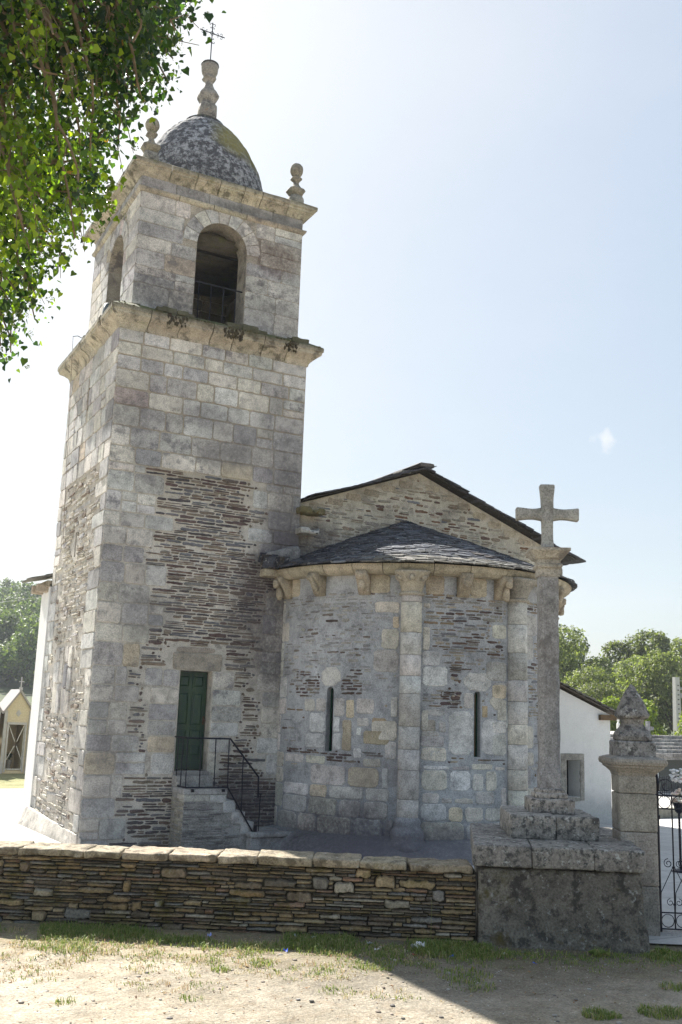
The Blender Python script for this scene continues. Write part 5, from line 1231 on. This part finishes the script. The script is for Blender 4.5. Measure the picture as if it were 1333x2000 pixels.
mb.build('foliage', gm, pv)
chapel(4.95, 5.74, 33.0, 'neighbouring burial chapel cut by the left picture edge')
# ---- right side: tombs and cemetery
pt = thing('stone_tomb', (27, 25, 0), 'low pale tomb house with rough slate roof seen over the gate', 'tomb'); SLB = masonry('grey_slab', 20, .5, white=.3)
mb = MB(); mb.box((24.6, 24.9, -.05), (31, 27.0, 1.1), (.68, .66, .62)); mb.build('wall', M['render'], pt)
mb = MB(); 
for i in range(6): 
    for k in range(16):
        x = 23.9+k*.47; y = 24.45+i*.27; z_ = 1.22+i*.11; mb.rbox((x, y, z_-.09), (x+.455, y+.42, z_+.04), None, .2, .01, .012, 3, jit((.33, .31, .29), .25))
mb.build('roof', SLB, pt, True)
mb = MB(); mb.box((24.0, 24.47, 1.05), (31.2, 24.6, 1.2), (.3, .28, .26)); mb.build('lintel', SLB, pt)
for x in (25.16, 27.2, 29.3):
    mb = MB(); mb.lathe((x, 24.62, 0), [(.1, 0), (.1, .05), (.065, .08), (.06, 1.0), (.1, 1.05)], 12, (.75, .74, .72)); mb.build('pillar', WHT, pt)
mb = MB(); mb.box((25.35, 24.85, .03), (26.6, 24.88, 1.04), (1, 1, 1)); mb.build('door', plain('tomb_door', (.06, .07, .065), .3), pt)
mb = MB(); mb.box((25.2, 25.0, 1.55), (25.32, 25.1, 2.28), (.3, .3, .3)); mb.box((25.05, 24.995, 1.98), (25.47, 25.105, 2.1), (.3, .3, .3)); mb.build('cross', M['shaft'], pt)
f_ = thing('iron_fence', (23.9, 22.9, 0), 'small black iron fence round a grave beyond the gate', 'fence')
mb = MB(); mb.tube([(22.9, 22.9, .5), (25.4, 22.9, .5)], .012, 4); mb.tube([(22.9, 22.9, .15), (25.4, 22.9, .15)], .012, 4); mb.build('rail', M['iron'], f_)
for k in range(26):
    x = 22.95+k*.095; mb = MB(); mb.tube([(x, 22.9, .0), (x, 22.9, .6)], .011, 4); mb.lathe((x, 22.9, .58), [(.012, 0), (.024, .025), (0, .08)], 5); mb.build('picket', M['iron'], f_)
wt = thing('white_tomb', (28.3, 30, 0), 'white gabled tomb with a small statue on top between annex and gate pillar', 'tomb')
mb = MB(); mb.prism([(27.6, 0), (29.6, 0), (29.6, 1.25), (28.6, 1.75), (27.6, 1.25)], lambda u, v, d: Vector((u, 30+d, v)), 0, 2, (.7, .7, .68)); mb.build('wall', WHT, wt)
mb = MB()
for sg in (-1, 1): mb.box((0, 29.9, 0), (1.15, 32.05, .09), (.4, .38, .36), f=lambda a, b_, c2: Vector((28.6+sg*a, b_, 1.77-a*.5+c2)))
mb.build('roof', SLB, wt)
mb = MB(); mb.lathe((28.72, 30.05, 1.75), [(.09, 0), (.09, .12), (.05, .14), (.07, .25), (.06, .4), (.03, .46), (.05, .52), (.04, .58), (0, .6)], 10, (.7, .69, .66)); mb.build('statue', WHT, wt)
mb = MB(); mb.rbox((16.8, 18.0, 0), (24.0, 18.25, .22), None, .3, .02, .02, 2, (.33, .31, .25)); o = mb.build('low_kerb_wall', M['pillar'], None, True); tag(o, 'long low stone kerb wall across the paving beyond the gate', 'wall')
fl = thing('flower_stand', (12.2, 11.5, 0), 'tall dark stand with white and pink flower bunches behind the gate', 'flowers')
mb = MB(); mb.tube([(12.2, 11.5, 0), (12.2, 11.5, 1.0)], .02, 6); mb.lathe((12.2, 11.5, .86), [(.03, 0), (.06, .03), (.08, .12), (.09, .16), (0, .15)], 10); mb.lathe((12.2, 11.5, 0), [(.15, 0), (.12, .03), (.02, .06)], 10); mb.tube([(12.2, 11.5, .95), (12.2, 11.5, 1.28)], .012, 5); mb.build('stand', M['iron'], fl)
flm, nt, b, out = new_mat('petals'); s = NT(nt); s.l.new(s.attr(), b.inputs['Base Color']); b.inputs['Roughness'].default_value = .7
for (x, z_, r_, pal) in ((12.21, 1.42, .13, [((.8, .78, .76), 6), ((.7, .45, .5), 1)]), (12.2, 1.1, .12, [((.75, .6, .5), 3), ((.75, .72, .66), 3), ((.6, .3, .3), 1)])):
    mb = MB()
    for _ in range(60):
        d = Vector((rnd.gauss(0, 1), rnd.gauss(0, 1), rnd.gauss(0, 1))).normalized()*r_*rnd.uniform(.5, 1); p = Vector((x, 11.5, z_))+d
        mb.lathe(p, [(0, -.015), (.02, -.005), (.03, .01), (.012, .02), (0, .012)], 6, pick(pal), amp=.006)
    for _ in range(30): blade(mb, Vector((x, 11.5, z_-.03)), r_*1.1, .02, rnd.uniform(.2, 1), rnd.random()*6.28, (.06, .1, .03))
    mb.build('flower_bunch', flm, fl)
up = thing('utility_pole', (40.4, 38, 0), 'pale concrete utility pole with holes rising behind the tombs', 'pole')
mb = MB(); mb.box((40.18, 37.85, 0), (40.62, 38.15, 4.62), f=lambda a, b_, c2: Vector((40.4+(a-40.4)*(1-.07*c2), 38+(b_-38)*(1-.07*c2), c2))); mb.build('shaft', plain('concrete', (.55, .54, .52), .9, 0, .1), up)
mb = MB(); 
for k in range(10): mb.box((40.36, 37.83, 2.0+k*.24), (40.42, 37.87, 2.06+k*.24))
mb.build('step_hole', plain('hole_dark', (.12, .12, .12), .9), up)
mb = MB(); mb.tube([(40.5, 38, 4.0), (41.6, 38, 4.1)], .04, 6); mb.box((40.55, 37.85, 3.55), (40.72, 38.1, 3.8)); mb.build('bracket', GRS, up)
wires = [((40.4, 38, 4.45), (60, 30, 4.6), 'white overhead cable running right from the pole top'), ((40.5, 38, 4.1), (60, 29, 4.2), 'lower overhead cable running right from the pole bracket'),
         ((-10, 40, 2.9), (14, 40, 7.6), 'upper cable sloping up to the right over the wooded hill'), ((-6, 38, 2.95), (14, 38, 2.55), 'lower overhead cable across the dark foot of the hill'), ((-6, 38.6, 2.3), (14, 38.6, 2.45), 'lowest overhead cable just above the chapel cross')]
wm = plain('cable', (.5, .5, .5), .6)
for a, b_, l_ in wires:
    a, b_ = Vector(a), Vector(b_); mb = MB(); mb.tube([a+(b_-a)*k/16-Vector((0, 0, .25*math.sin(math.pi*k/16))) for k in range(17)], .013, 4); tag(mb.build('overhead_cable', wm, None), l_, 'cable')
# ---- hills
def hh(x, y):
    r = math.hypot(x, y); az = math.degrees(math.atan2(x, y)); t = min(1, max(0, (r-62)/165)); t = t*t*(3-2*t)
    k = 1 if az < 22 else max(.18, 1-(az-22)/14)
    if r < 60: return -.03
    return -.03+t*17.5*k*(1+.12*Nz((x, y, 0), .02))
mb = MB(); vs_ = []; na, nr = 90, 26
for j in range(nr+1):
    r = 58+j*9.0
    for i in range(na+1):
        az = R_(-60+150*i/na); x, y = r*math.sin(az), r*math.cos(az); vs_.append(Vector((x, y, hh(x, y)-(.1 if j == 0 else 0))))
mb.add(vs_, [(j*(na+1)+i, j*(na+1)+i+1, (j+1)*(na+1)+i+1, (j+1)*(na+1)+i) for j in range(nr) for i in range(na)])
hm, nt, b, out = new_mat('hill_scrub'); s = NT(nt); c = s.mix(s.noise(.3, 7), (.03, .045, .015), (.09, .11, .035)); s.l.new(c, b.inputs['Base Color']); b.inputs['Roughness'].default_value = 1
mb.build('hills', hm, None, True, kind='structure')
# ---- trees
def leafmat(name, trans=.35, rough=.55, spec=.3):
    mt, nt, b, out = new_mat(name); s = NT(nt); oi = s.n.new('ShaderNodeObjectInfo'); c = s.mix(1.0, s.attr(), s.ramp(oi.outputs['Random'], [(0, .75), (1, 1.25)]), 'MULTIPLY')
    s.l.new(c, b.inputs['Base Color']); b.inputs['Roughness'].default_value = rough; b.inputs['Specular IOR Level'].default_value = spec
    tr = s.n.new('ShaderNodeBsdfTranslucent'); tc = s.mix(1.0, c, (1.5, 1.7, .6), 'MULTIPLY'); s.l.new(tc, tr.inputs[0]); ms = s.n.new('ShaderNodeMixShader'); ms.inputs[0].default_value = trans
    s.l.new(b.outputs[0], ms.inputs[1]); s.l.new(tr.outputs[0], ms.inputs[2]); s.l.new(ms.outputs[0], out.inputs[0]); return mt
LF = leafmat('tree_leaves'); BK = plain('bark', (.1, .08, .06), .9, 0, .3, .5)
TREEPROTO = {}
def tree_meshes(key, h, w, n, ls, pal, lobes, gap=.0, low=.12):
    rs = random.Random(hash(key) % 1000 if False else sum(map(ord, key)))
    mb = MB(); L = []
    for k in range(lobes):
        a = rs.random()*6.28; q = math.sqrt(rs.random()); zz_ = rs.uniform(low+.12, .86); rr = w*.5*q*(1-.45*max(0, zz_-.5)*2)
        L.append((Vector((rr*math.cos(a)*.8, rr*math.sin(a)*.8, h*zz_)), w*rs.uniform(.14, .26)))
    L.append((Vector((0, 0, h*.86)), w*.18))
    for k in range(n):
        c, r = L[rs.randrange(len(L))]; d = Vector((rs.gauss(0, 1), rs.gauss(0, 1), rs.gauss(.25, 1))).normalized()
        p = c+d*r*(rs.uniform(.5, 1.0)**.45)*(1+.25*Nz(c+d*2.5, 1.3)); p.z = max(p.z, h*low)
        if gap and Nz(p, 1.1) < -gap: continue
        nrm = (d*.6+Vector((rs.gauss(0, .6), rs.gauss(0, .6), rs.gauss(.3, .6)))).normalized(); t = nrm.orthogonal().normalized(); u = nrm.cross(t); an_ = rs.random()*6.28; t2 = t*math.cos(an_)+u*math.sin(an_); u2 = nrm.cross(t2); sz = ls*rs.uniform(.6, 1.3)
        cc = pal[rs.randrange(len(pal))]; kk = rs.uniform(.75, 1.25); cc = tuple(q*kk for q in cc)
        mb.add([p-t2*sz, p+u2*sz*.6, p+t2*sz, p-u2*sz*.6+nrm*sz*.2], [(0, 1, 2, 3)], cc)
    cr_ = mb; tk = MB(); tk.tube([(0, 0, -.3), (.05, 0, h*.2), (0, .1, h*.45), (.1, 0, h*.8)], [w*.035, w*.028, w*.02, w*.006], 7, (1, 1, 1))
    for c, r in L[:8]: tk.tube([(0, 0, h*.25), tuple(c*.5+Vector((0, 0, h*.15))), tuple(c)], [w*.015, w*.01, w*.003], 5)
    return cr_, tk
def make_tree(key, loc, label, cat, group, *a):
    cr_, tk = tree_meshes(key, *a)
    o = thing('tree', (0, 0, 0), label, cat, group); c = cr_.build('crown', LF, o); t = tk.build('trunk', BK, o); o.location = loc; return o
def copy_thing(o, loc, rot, sc, label=None):
    r = o.copy(); COL.objects.link(r); r.location = loc; r.rotation_euler = (0, 0, rot); r.scale = (sc, sc, sc)
    if label: r['label'] = label
    for ch in o.children:
        c = ch.copy(); COL.objects.link(c); c.parent = r
    return r
PG = [(.13, .15, .06), (.17, .19, .08), (.09, .11, .05), (.22, .24, .11)]
PH = [(.07, .1, .045), (.095, .125, .05), (.06, .085, .04), (.13, .16, .06)]
PY = [(.17, .21, .04), (.13, .17, .035), (.22, .25, .05)]
protos = [make_tree('alderA', (0, 0, 0), 'x', 'tree', 'tall trees behind the right annex', 9, 8, 15000, .13, PG, 16, .3), make_tree('alderB', (0, 0, 0), 'x', 'tree', 'tall trees behind the right annex', 9, 7, 13000, .13, PG, 14, .25)]
right = [(41.2, 74, .97, 'tall loose crowned tree right behind the stone cross shaft'), (43.6, 80, .92, 'rounded tree on the skyline left of the pinnacle'), (42.4, 66, .62, 'lower bushy tree above the white annex roof'), (45.6, 78, 1.0, 'tallest broad tree above the pinnacle on the right skyline'),
         (47.2, 82, .96, 'thin topped tree at the right picture edge skyline'), (49, 78, .98, 'tree partly beyond the right picture edge'), (44.6, 68, .72, 'mid green tree directly behind the pinnacle'), (46.6, 66, .74, 'dark tree behind the utility pole'), (39.6, 78, 1.0, 'tree mostly hidden by the church apse on the right'), (41.4, 90, .95, 'farther tree filling the gap beside the cross shaft'), (43.2, 62, .5, 'low tree in front of the larger trees over the annex eave')]
for i, (az, r, s_, l_) in enumerate(right):
    x, y = r*math.sin(R_(az)), r*math.cos(R_(az)); p = protos[i % 2]
    if i < 2: p.location = (x, y, hh(x, y)); p.scale = (s_,)*3; p['label'] = l_
    else: copy_thing(p, (x, y, hh(x, y)), rnd.random()*6.28, s_, l_)
bp_ = make_tree('bush', (0, 0, 0), 'bright yellow green shrub behind the gate pillar pinnacle', 'bush', 'bright shrubs among the tombs', 3.4, 3.2, 5000, .09, PY, 9, .3, .02); bp_.name = 'bush'
x, y = 54*math.sin(R_(43.4)), 54*math.cos(R_(43.4)); bp_.location = (x, y, 0)
for az, r, s_, l_ in ((45.2, 52, .95, 'bright yellow green shrub below the small grey cross'), (41.9, 50, .8, 'bright shrub showing over the lower annex roof'), (47.4, 50, .85, 'bright shrub at the right edge below the pole top')):
    x, y = r*math.sin(R_(az)), r*math.cos(R_(az)); copy_thing(bp_, (x, y, 0), rnd.random()*6, s_, l_).name = 'bush'
hp = [make_tree('oak1', (0, 0, 0), 'rounded green tree in the dense wood on the left hillside', 'tree', 'trees covering the left hillside', 8.5, 9.5, 5200, .27, PH, 15, .3, .05),
      make_tree('oak2', (0, 0, 0), 'rounded green tree in the dense wood on the left hillside', 'tree', 'trees covering the left hillside', 8, 10, 5200, .27, PH, 17, .3, .05)]
spots = []
for k in range(1000):
    az = rnd.uniform(5.5, 14.5); r = rnd.uniform(112, 226); x, y = r*math.sin(R_(az)), r*math.cos(R_(az))
    if all((x-a)**2+(y-b_)**2 > 4.8**2 for a, b_ in spots): spots.append((x, y))
    if len(spots) > 84: break
for i, (x, y) in enumerate(spots):
    loc = (x, y, hh(x, y)-.4); s_ = rnd.uniform(.7, 1.0)
    if i < 2: hp[i].location = loc; hp[i].scale = (s_,)*3
    else: copy_thing(hp[i % 2], loc, rnd.random()*6.28, s_)
# ============================================================ FOREGROUND IVY TREE
TIPS = [(0.35,5.21,5.04),(1.8,6.18,7.27),(1.12,6.59,6.78),(1.01,4.89,4.8),(1.17,7.75,4.88),(1.45,5.75,6.67),(1.63,6.27,7.17),(1.24,6.0,6.87),(0.55,5.53,5.99),(0.66,4.78,5.67),(0.48,6.28,6.96),(0.98,6.86,5.62),(0.81,5.84,5.99),(0.78,5.55,5.31),(1.16,5.08,6.4),(1.91,6.13,7.62),(0.53,6.49,4.74),(0.87,5.48,5.03),(0.97,7.85,5.47),(1.02,7.18,6.7),(0.57,5.64,4.54),(0.55,5.87,4.08),(0.51,6.63,6.25),(1.08,5.55,5.91),(0.72,5.68,6.27),(0.39,6.24,6.61),(0.8,5.23,5.83),(1.09,6.25,5.97),(0.57,5.87,4.16),(0.39,5.52,5.13),(1.5,5.52,6.63),(0.51,5.97,5.58),(0.89,7.72,5.07),(0.7,5.2,5.18),(1.2,6.85,6.81),(0.75,5.09,5.98),(1.01,5.49,5.77),(0.36,4.96,5.4),(1.0,5.98,4.67),(1.26,7.7,5.68),(0.8,6.03,4.98),(1.13,7.23,5.68),(1.31,7.87,5.23),(1.31,6.63,5.86),(1.16,4.8,5.87),(1.34,5.74,5.77),(0.26,5.0,5.68),(1.02,5.64,4.93),(1.04,5.03,6.36),(0.42,4.8,5.93),(1.13,6.41,6.2),(1.4,6.21,5.49),(0.85,6.06,4.32),(0.69,5.44,5.43),(0.6,5.61,4.31),(0.62,4.62,5.89),(1.09,5.35,6.45),(0.94,4.81,5.35),(1.36,6.19,5.55),(1.12,5.24,5.63),(0.65,7.05,5.74),(0.84,5.46,5.42),(0.74,6.83,6.62),(1.41,6.81,6.98),(1.11,6.97,6.74),(0.55,5.65,4.89),(1.73,6.63,7.04),(0.63,5.66,6.29),(1.53,6.99,6.31),(1.31,5.37,6.48),(1.49,5.8,6.24),(0.77,5.58,5.18),(0.39,6.59,6.49),(1.02,5.87,5.26),(1.08,6.98,6.47),(1.67,5.98,6.79),(0.96,6.36,4.67),(0.5,5.32,4.18),(0.86,5.87,4.61),(1.54,5.2,6.39),(1.09,5.83,5.34),(0.68,6.55,5.45),(1.11,4.23,5.73),(0.87,6.48,4.72),(0.61,7.61,5.41),(1.54,6.54,7.34),(0.54,6.58,6.1),(0.35,6.11,6.8),(0.58,6.77,5.15),(0.99,7.58,6.14),(1.0,7.28,5.28),(0.98,5.5,6.39),(0.69,6.03,5.87),(0.7,7.65,5.65),(0.38,5.88,6.43),(1.07,6.78,4.95),(0.51,5.23,6.06),(0.72,6.4,6.22),(1.48,5.81,5.94),(0.41,6.68,7.33),(1.59,7.2,6.62),(1.09,6.73,7.42),(0.57,6.88,7.08),(0.44,4.8,5.3),(0.61,5.06,5.0),(0.52,5.25,6.19),(0.6,6.7,6.68),(0.61,6.74,4.88),(1.41,4.71,6.25),(0.47,4.65,5.81),(0.7,4.96,6.11),(0.55,4.69,5.87),(0.57,5.29,5.03),(1.13,6.82,5.89),(0.38,5.23,5.46),(0.49,5.41,4.98),(0.46,6.64,5.57),(0.87,5.32,4.82),(1.73,6.34,6.94),(1.66,6.04,6.41),(0.89,6.5,7.17),(0.28,6.21,6.87),(0.58,6.64,6.23),(1.08,5.12,5.89),(0.95,5.75,5.83),(0.63,5.22,6.41),(1.23,5.18,6.39),(1.22,6.62,7.12),(0.46,6.19,5.24),(0.76,6.52,6.76),(0.85,6.15,6.4),(0.52,5.35,4.5),(1.42,4.81,5.9),(0.76,5.66,6.8),(0.7,6.82,6.26),(0.72,5.34,5.46),(1.1,5.68,4.82),(0.6,5.32,6.28),(1.37,5.63,6.08),(1.38,5.63,5.87),(0.88,6.92,6.83),(0.73,6.68,5.36),(0.26,5.22,5.95),(1.23,5.79,5.2),(0.54,5.83,6.26),(0.71,5.51,4.67),(0.4,5.58,6.03),(0.37,4.64,5.65),(0.39,6.26,6.43),(1.09,7.04,6.26),(0.56,7.16,6.35),(1.21,6.16,6.11),(0.58,6.05,5.15),(0.68,5.81,6.53),(0.89,6.01,6.19),(0.66,5.15,5.45),(0.44,6.27,5.76),(0.53,6.21,5.58),(1.31,5.04,5.55),(0.93,5.34,6.51),(1.21,6.95,6.2),(0.78,6.94,4.99),(0.86,5.41,5.87),(1.08,4.89,6.04),(0.66,6.51,5.84),(0.65,6.27,5.8),(1.21,5.36,5.66),(1.02,6.06,5.58),(0.39,5.88,5.64),(0.33,6.02,6.63),(0.86,6.59,7.06),(1.33,5.35,6.04),(0.67,5.98,6.18),(1.51,5.41,6.85),(1.75,5.7,6.92),(0.49,5.73,4.85),(0.45,5.23,5.76),(1.3,7.4,5.89),(1.04,4.75,5.78),(0.64,6.7,5.82),(1.28,5.33,5.46),(1.63,5.55,6.27),(1.47,5.62,6.02),(1.03,5.15,5.71),(0.48,5.4,5.05),(1.2,6.58,7.41),(0.73,4.62,5.49),(1.09,5.15,5.14),(0.8,7.11,5.34),(1.28,5.48,5.86),(1.05,5.27,5.26),(0.65,6.17,7.14),(1.4,7.64,5.77),(0.25,4.92,6.0),(1.03,5.91,7.06),(0.55,6.39,4.42),(1.16,7.8,5.61),(1.36,5.85,6.51),(0.81,7.3,6.03),(1.68,5.66,6.97),(0.44,5.39,4.79),(0.99,5.9,5.68),(0.84,6.28,6.61),(0.59,5.67,4.25),(0.81,5.28,4.62),(1.12,7.45,6.29),(1.06,7.51,5.74),(0.6,6.39,6.17),(0.76,5.16,4.72),(0.78,7.23,4.74),(1.01,7.65,5.92),(0.64,7.41,5.0),(1.39,6.19,6.64),(1.17,6.04,5.37),(0.75,6.5,5.87),(0.42,6.88,6.96),(1.21,5.82,6.09),(0.73,5.47,4.06),(0.75,5.31,4.96),(1.39,7.43,6.0),(1.68,5.67,7.18),(1.13,6.66,7.2),(1.07,5.36,4.79),(1.17,4.67,5.64),(1.24,6.56,5.93),(1.05,5.6,6.06),(1.62,5.57,6.1),(0.39,5.24,5.68),(1.11,6.34,6.76),(0.56,7.03,5.86),(0.97,6.62,6.16),(0.77,6.19,5.14),(0.42,5.56,6.55),(0.47,6.18,4.96),(0.99,6.52,4.54),(1.0,5.13,6.2),(1.33,5.62,6.17),(1.25,7.71,5.51),(1.47,6.87,6.04),(1.21,4.55,5.93)]
it = thing('ivy_covered_tree', (-1.6, 8.2, 0), 'large ivy covered tree with glossy backlit leaves hanging into the upper left', 'tree')
mb = MB(); mb.tube([(-1.6, 8.2, -.1), (-1.55, 8.1, 1.5), (-1.4, 8.0, 3.5), (-1.2, 7.8, 5.5), (-1.0, 7.6, 7.5), (-.8, 7.4, 9.5)], [.4, .33, .28, .22, .15, .06], 12); mb.build('trunk', BK, it, True)
limbs = [[(-1.3, 7.9, 4.0), (-.6, 7.4, 4.9), (.2, 7.0, 5.4), (.9, 6.6, 5.6)], [(-1.2, 7.8, 5.4), (-.4, 7.0, 6.4), (.5, 6.4, 6.9), (1.2, 6.0, 7.0)], [(-1.0, 7.6, 7.2), (-.2, 6.6, 8.0), (.6, 5.8, 8.1), (1.4, 5.4, 7.8)], [(-1.3, 7.9, 4.4), (-.5, 6.6, 5.4), (.3, 5.4, 6.0), (.9, 4.8, 6.2)]]
for l in limbs:
    mb = MB(); P = [Vector(p) for p in l]; pts = []
    for i in range(3):
        for k in range(6):
            q = P[i].lerp(P[i+1], k/6); pts.append(q+Nv(q, 1.2)*.1)
    pts.append(P[-1]); mb.tube(pts, [.08*(1-i/len(pts))+.012 for i in range(len(pts))], 7); mb.build('branch', M['twig'] if 'twig' in M else BK, it, True)
allp = [Vector(p) for l in limbs for a, b_ in zip(l[:-1], l[1:]) for p in [Vector(a).lerp(Vector(b_), k/4) for k in range(5)]]
TW = plain('ivy_twig', (.2, .145, .095), .8, 0, .3); IV = leafmat('ivy_leaves', .6, .28, .5)
tw = MB(); lv = MB(); fl_ = MB()
IVP = [((.025, .05, .022), 3), ((.035, .07, .02), 3), ((.055, .095, .02), 2), ((.1, .14, .02), .6), ((.02, .04, .028), 3), ((.24, .13, .03), .15)]
IVB = [((.1, .16, .02), 2), ((.14, .21, .022), 3), ((.24, .3, .03), 2), ((.06, .1, .02), 2)]  # yellow-green set: backlight put into the leaf colour of some twigs
HEART = [(0, 0), (.42, -.12), (.55, .28), (.3, .62), (0, 1.05), (-.3, .62), (-.55, .28), (-.42, -.12)]
def ivyleaf(p, d, n_, sz, col):
    d = d.normalized(); n_ = (n_-d*n_.dot(d)).normalized(); t = d.cross(n_); f = rnd.uniform(.1, .35)
    v = [p+t*(a*sz)+d*(b_*sz)-n_*(abs(a)*f*sz)-n_*(b_*b_*.18*sz) for a, b_ in HEART]; lv.add(v, [(0, 1, 2), (0, 2, 3, 4), (0, 4, 5, 6), (0, 6, 7)], col)
for ti, tp in enumerate(TIPS):
    tip = Vector(tp); a = min(allp, key=lambda q: (q-tip).length+.6*abs(q.x-tip.x+.4)); L = (tip-a).length
    mid = a.lerp(tip, .5)+Vector((0, 0, .12*L))+Nv(tip, 2)*.18
    pts = [(a*(1-t)**2+mid*2*t*(1-t)+tip*t*t)+Nv(Vector((t*3, ti, 0)), 2)*.05 for t in [k/9 for k in range(10)]]
    tw.tube(pts, [.013*(1-k/11)+.003 for k in range(10)], 5); tone = Nz(tip, .9)
    for _q in range(3): e = pts[rnd.randrange(4, 9)]; tw.tube([e, e+Nv(tip+Vector((_q, 0, 0)), 3)*.15, e+Nv(tip+Vector((_q, 0, 0)), 3)*.3+Vector((0, 0, -.12))], [.004, .003, .002], 4)
    for q in range(100):
        t = 1-abs(rnd.gauss(0, .2))
        if t < .15: continue
        k = min(8, int(t*9)); base = pts[k].lerp(pts[k+1], min(1, t*9-k)); off_ = Vector((rnd.gauss(0, .07), rnd.gauss(0, .2), rnd.gauss(0, .07)))
        p = base+off_
        d = Vector((rnd.gauss(0, .5), rnd.gauss(0, .5), rnd.gauss(-.75, .45))); n_ = Vector((rnd.gauss(0, .8), rnd.gauss(-.5, .6), rnd.gauss(.5, .6)))
        ivyleaf(p, d, n_, rnd.choice((.018, .025, .03, .036, .045))*rnd.uniform(.85, 1.15), pick(IVB if tone > .12+rnd.gauss(0, .14) else IVP))
    if rnd.random() < .6:
        for _ in range(2):
            c = tip+Vector((rnd.gauss(0, .08), rnd.gauss(0, .15), rnd.gauss(0, .08))); rr = rnd.uniform(.016, .028)
            for _k in range(22):
                d = Vector((rnd.gauss(0, 1), rnd.gauss(0, 1), rnd.gauss(0, 1))).normalized()*rr; fl_.lathe(c+d, [(0, -.004), (.0045, 0), (0, .004)], 4, jit((.2, .24, .09), .3))
for k in range(22):      # long bare vines looping through the leaves
    p0 = Vector((-.3+rnd.random()*.9, 5.0+rnd.random()*1.6, 6.9+rnd.random()*.9)); p3 = Vector(rnd.choice(TIPS)); p3 = p3.lerp(Vector((.7, 5.6, 6.0)), .25)
    p1 = p0+Vector((rnd.uniform(.1, .5), -.2, -rnd.uniform(.2, .9))); p2 = p3+Vector((-rnd.uniform(.2, .6), -.1, rnd.uniform(-.2, .4)))
    tw.tube([p0*(1-t)**3+p1*3*t*(1-t)**2+p2*3*t*t*(1-t)+p3*t**3+Nv(Vector((t*4, k, 1)), 1)*.06 for t in [q/18 for q in range(19)]], [.011*(1-q/24)+.002 for q in range(19)], 5)
# stray sprigs reaching past the edge of the foliage
for sp in (((1.0, 5.7, 6.35), (1.3, 5.35, 6.2), (1.62, 5.0, 6.0)), ((.9, 6.0, 5.35), (1.15, 5.8, 5.3), (1.37, 5.6, 5.15)), ((.8, 6.1, 5.55), (1.1, 5.8, 5.5), (1.37, 5.56, 5.3))):
    P = [Vector(p) for p in sp]; tw.tube(P, [.005, .004, .002], 5)
    for k in range(44):
        t = rnd.random()**.5; p = (P[0].lerp(P[1], t*2) if t < .5 else P[1].lerp(P[2], t*2-1))+Vector((rnd.gauss(0, .03), rnd.gauss(0, .03), rnd.gauss(0, .035))); ivyleaf(p, Vector((rnd.gauss(0, .5), rnd.gauss(0, .5), -.8)), Vector((rnd.gauss(0, .7), -.5, .5)), rnd.uniform(.028, .05), jit((.12, .16, .025), .25))
tw.build('twigs', TW, it, kind='stuff'); lv.build('ivy_leaves', IV, it, kind='stuff'); fl_.build('ivy_flowers', gm, it, kind='stuff')

# ============================================================ HAZE
mt = bpy.data.materials.new('haze_air'); mt.use_nodes = True; nt = mt.node_tree; nt.nodes.clear()
out = nt.nodes.new('ShaderNodeOutputMaterial'); pv_ = nt.nodes.new('ShaderNodeVolumePrincipled'); pv_.inputs['Color'].default_value = (.86, .92, 1.0, 1); pv_.inputs['Density'].default_value = .00045; pv_.inputs['Anisotropy'].default_value = .3
nt.links.new(pv_.outputs[0], out.inputs['Volume'])
mb = MB(); mb.box((-260, -60, -1.2), (260, 330, 45)); mb.build('haze', mt, None, False, kind='stuff')
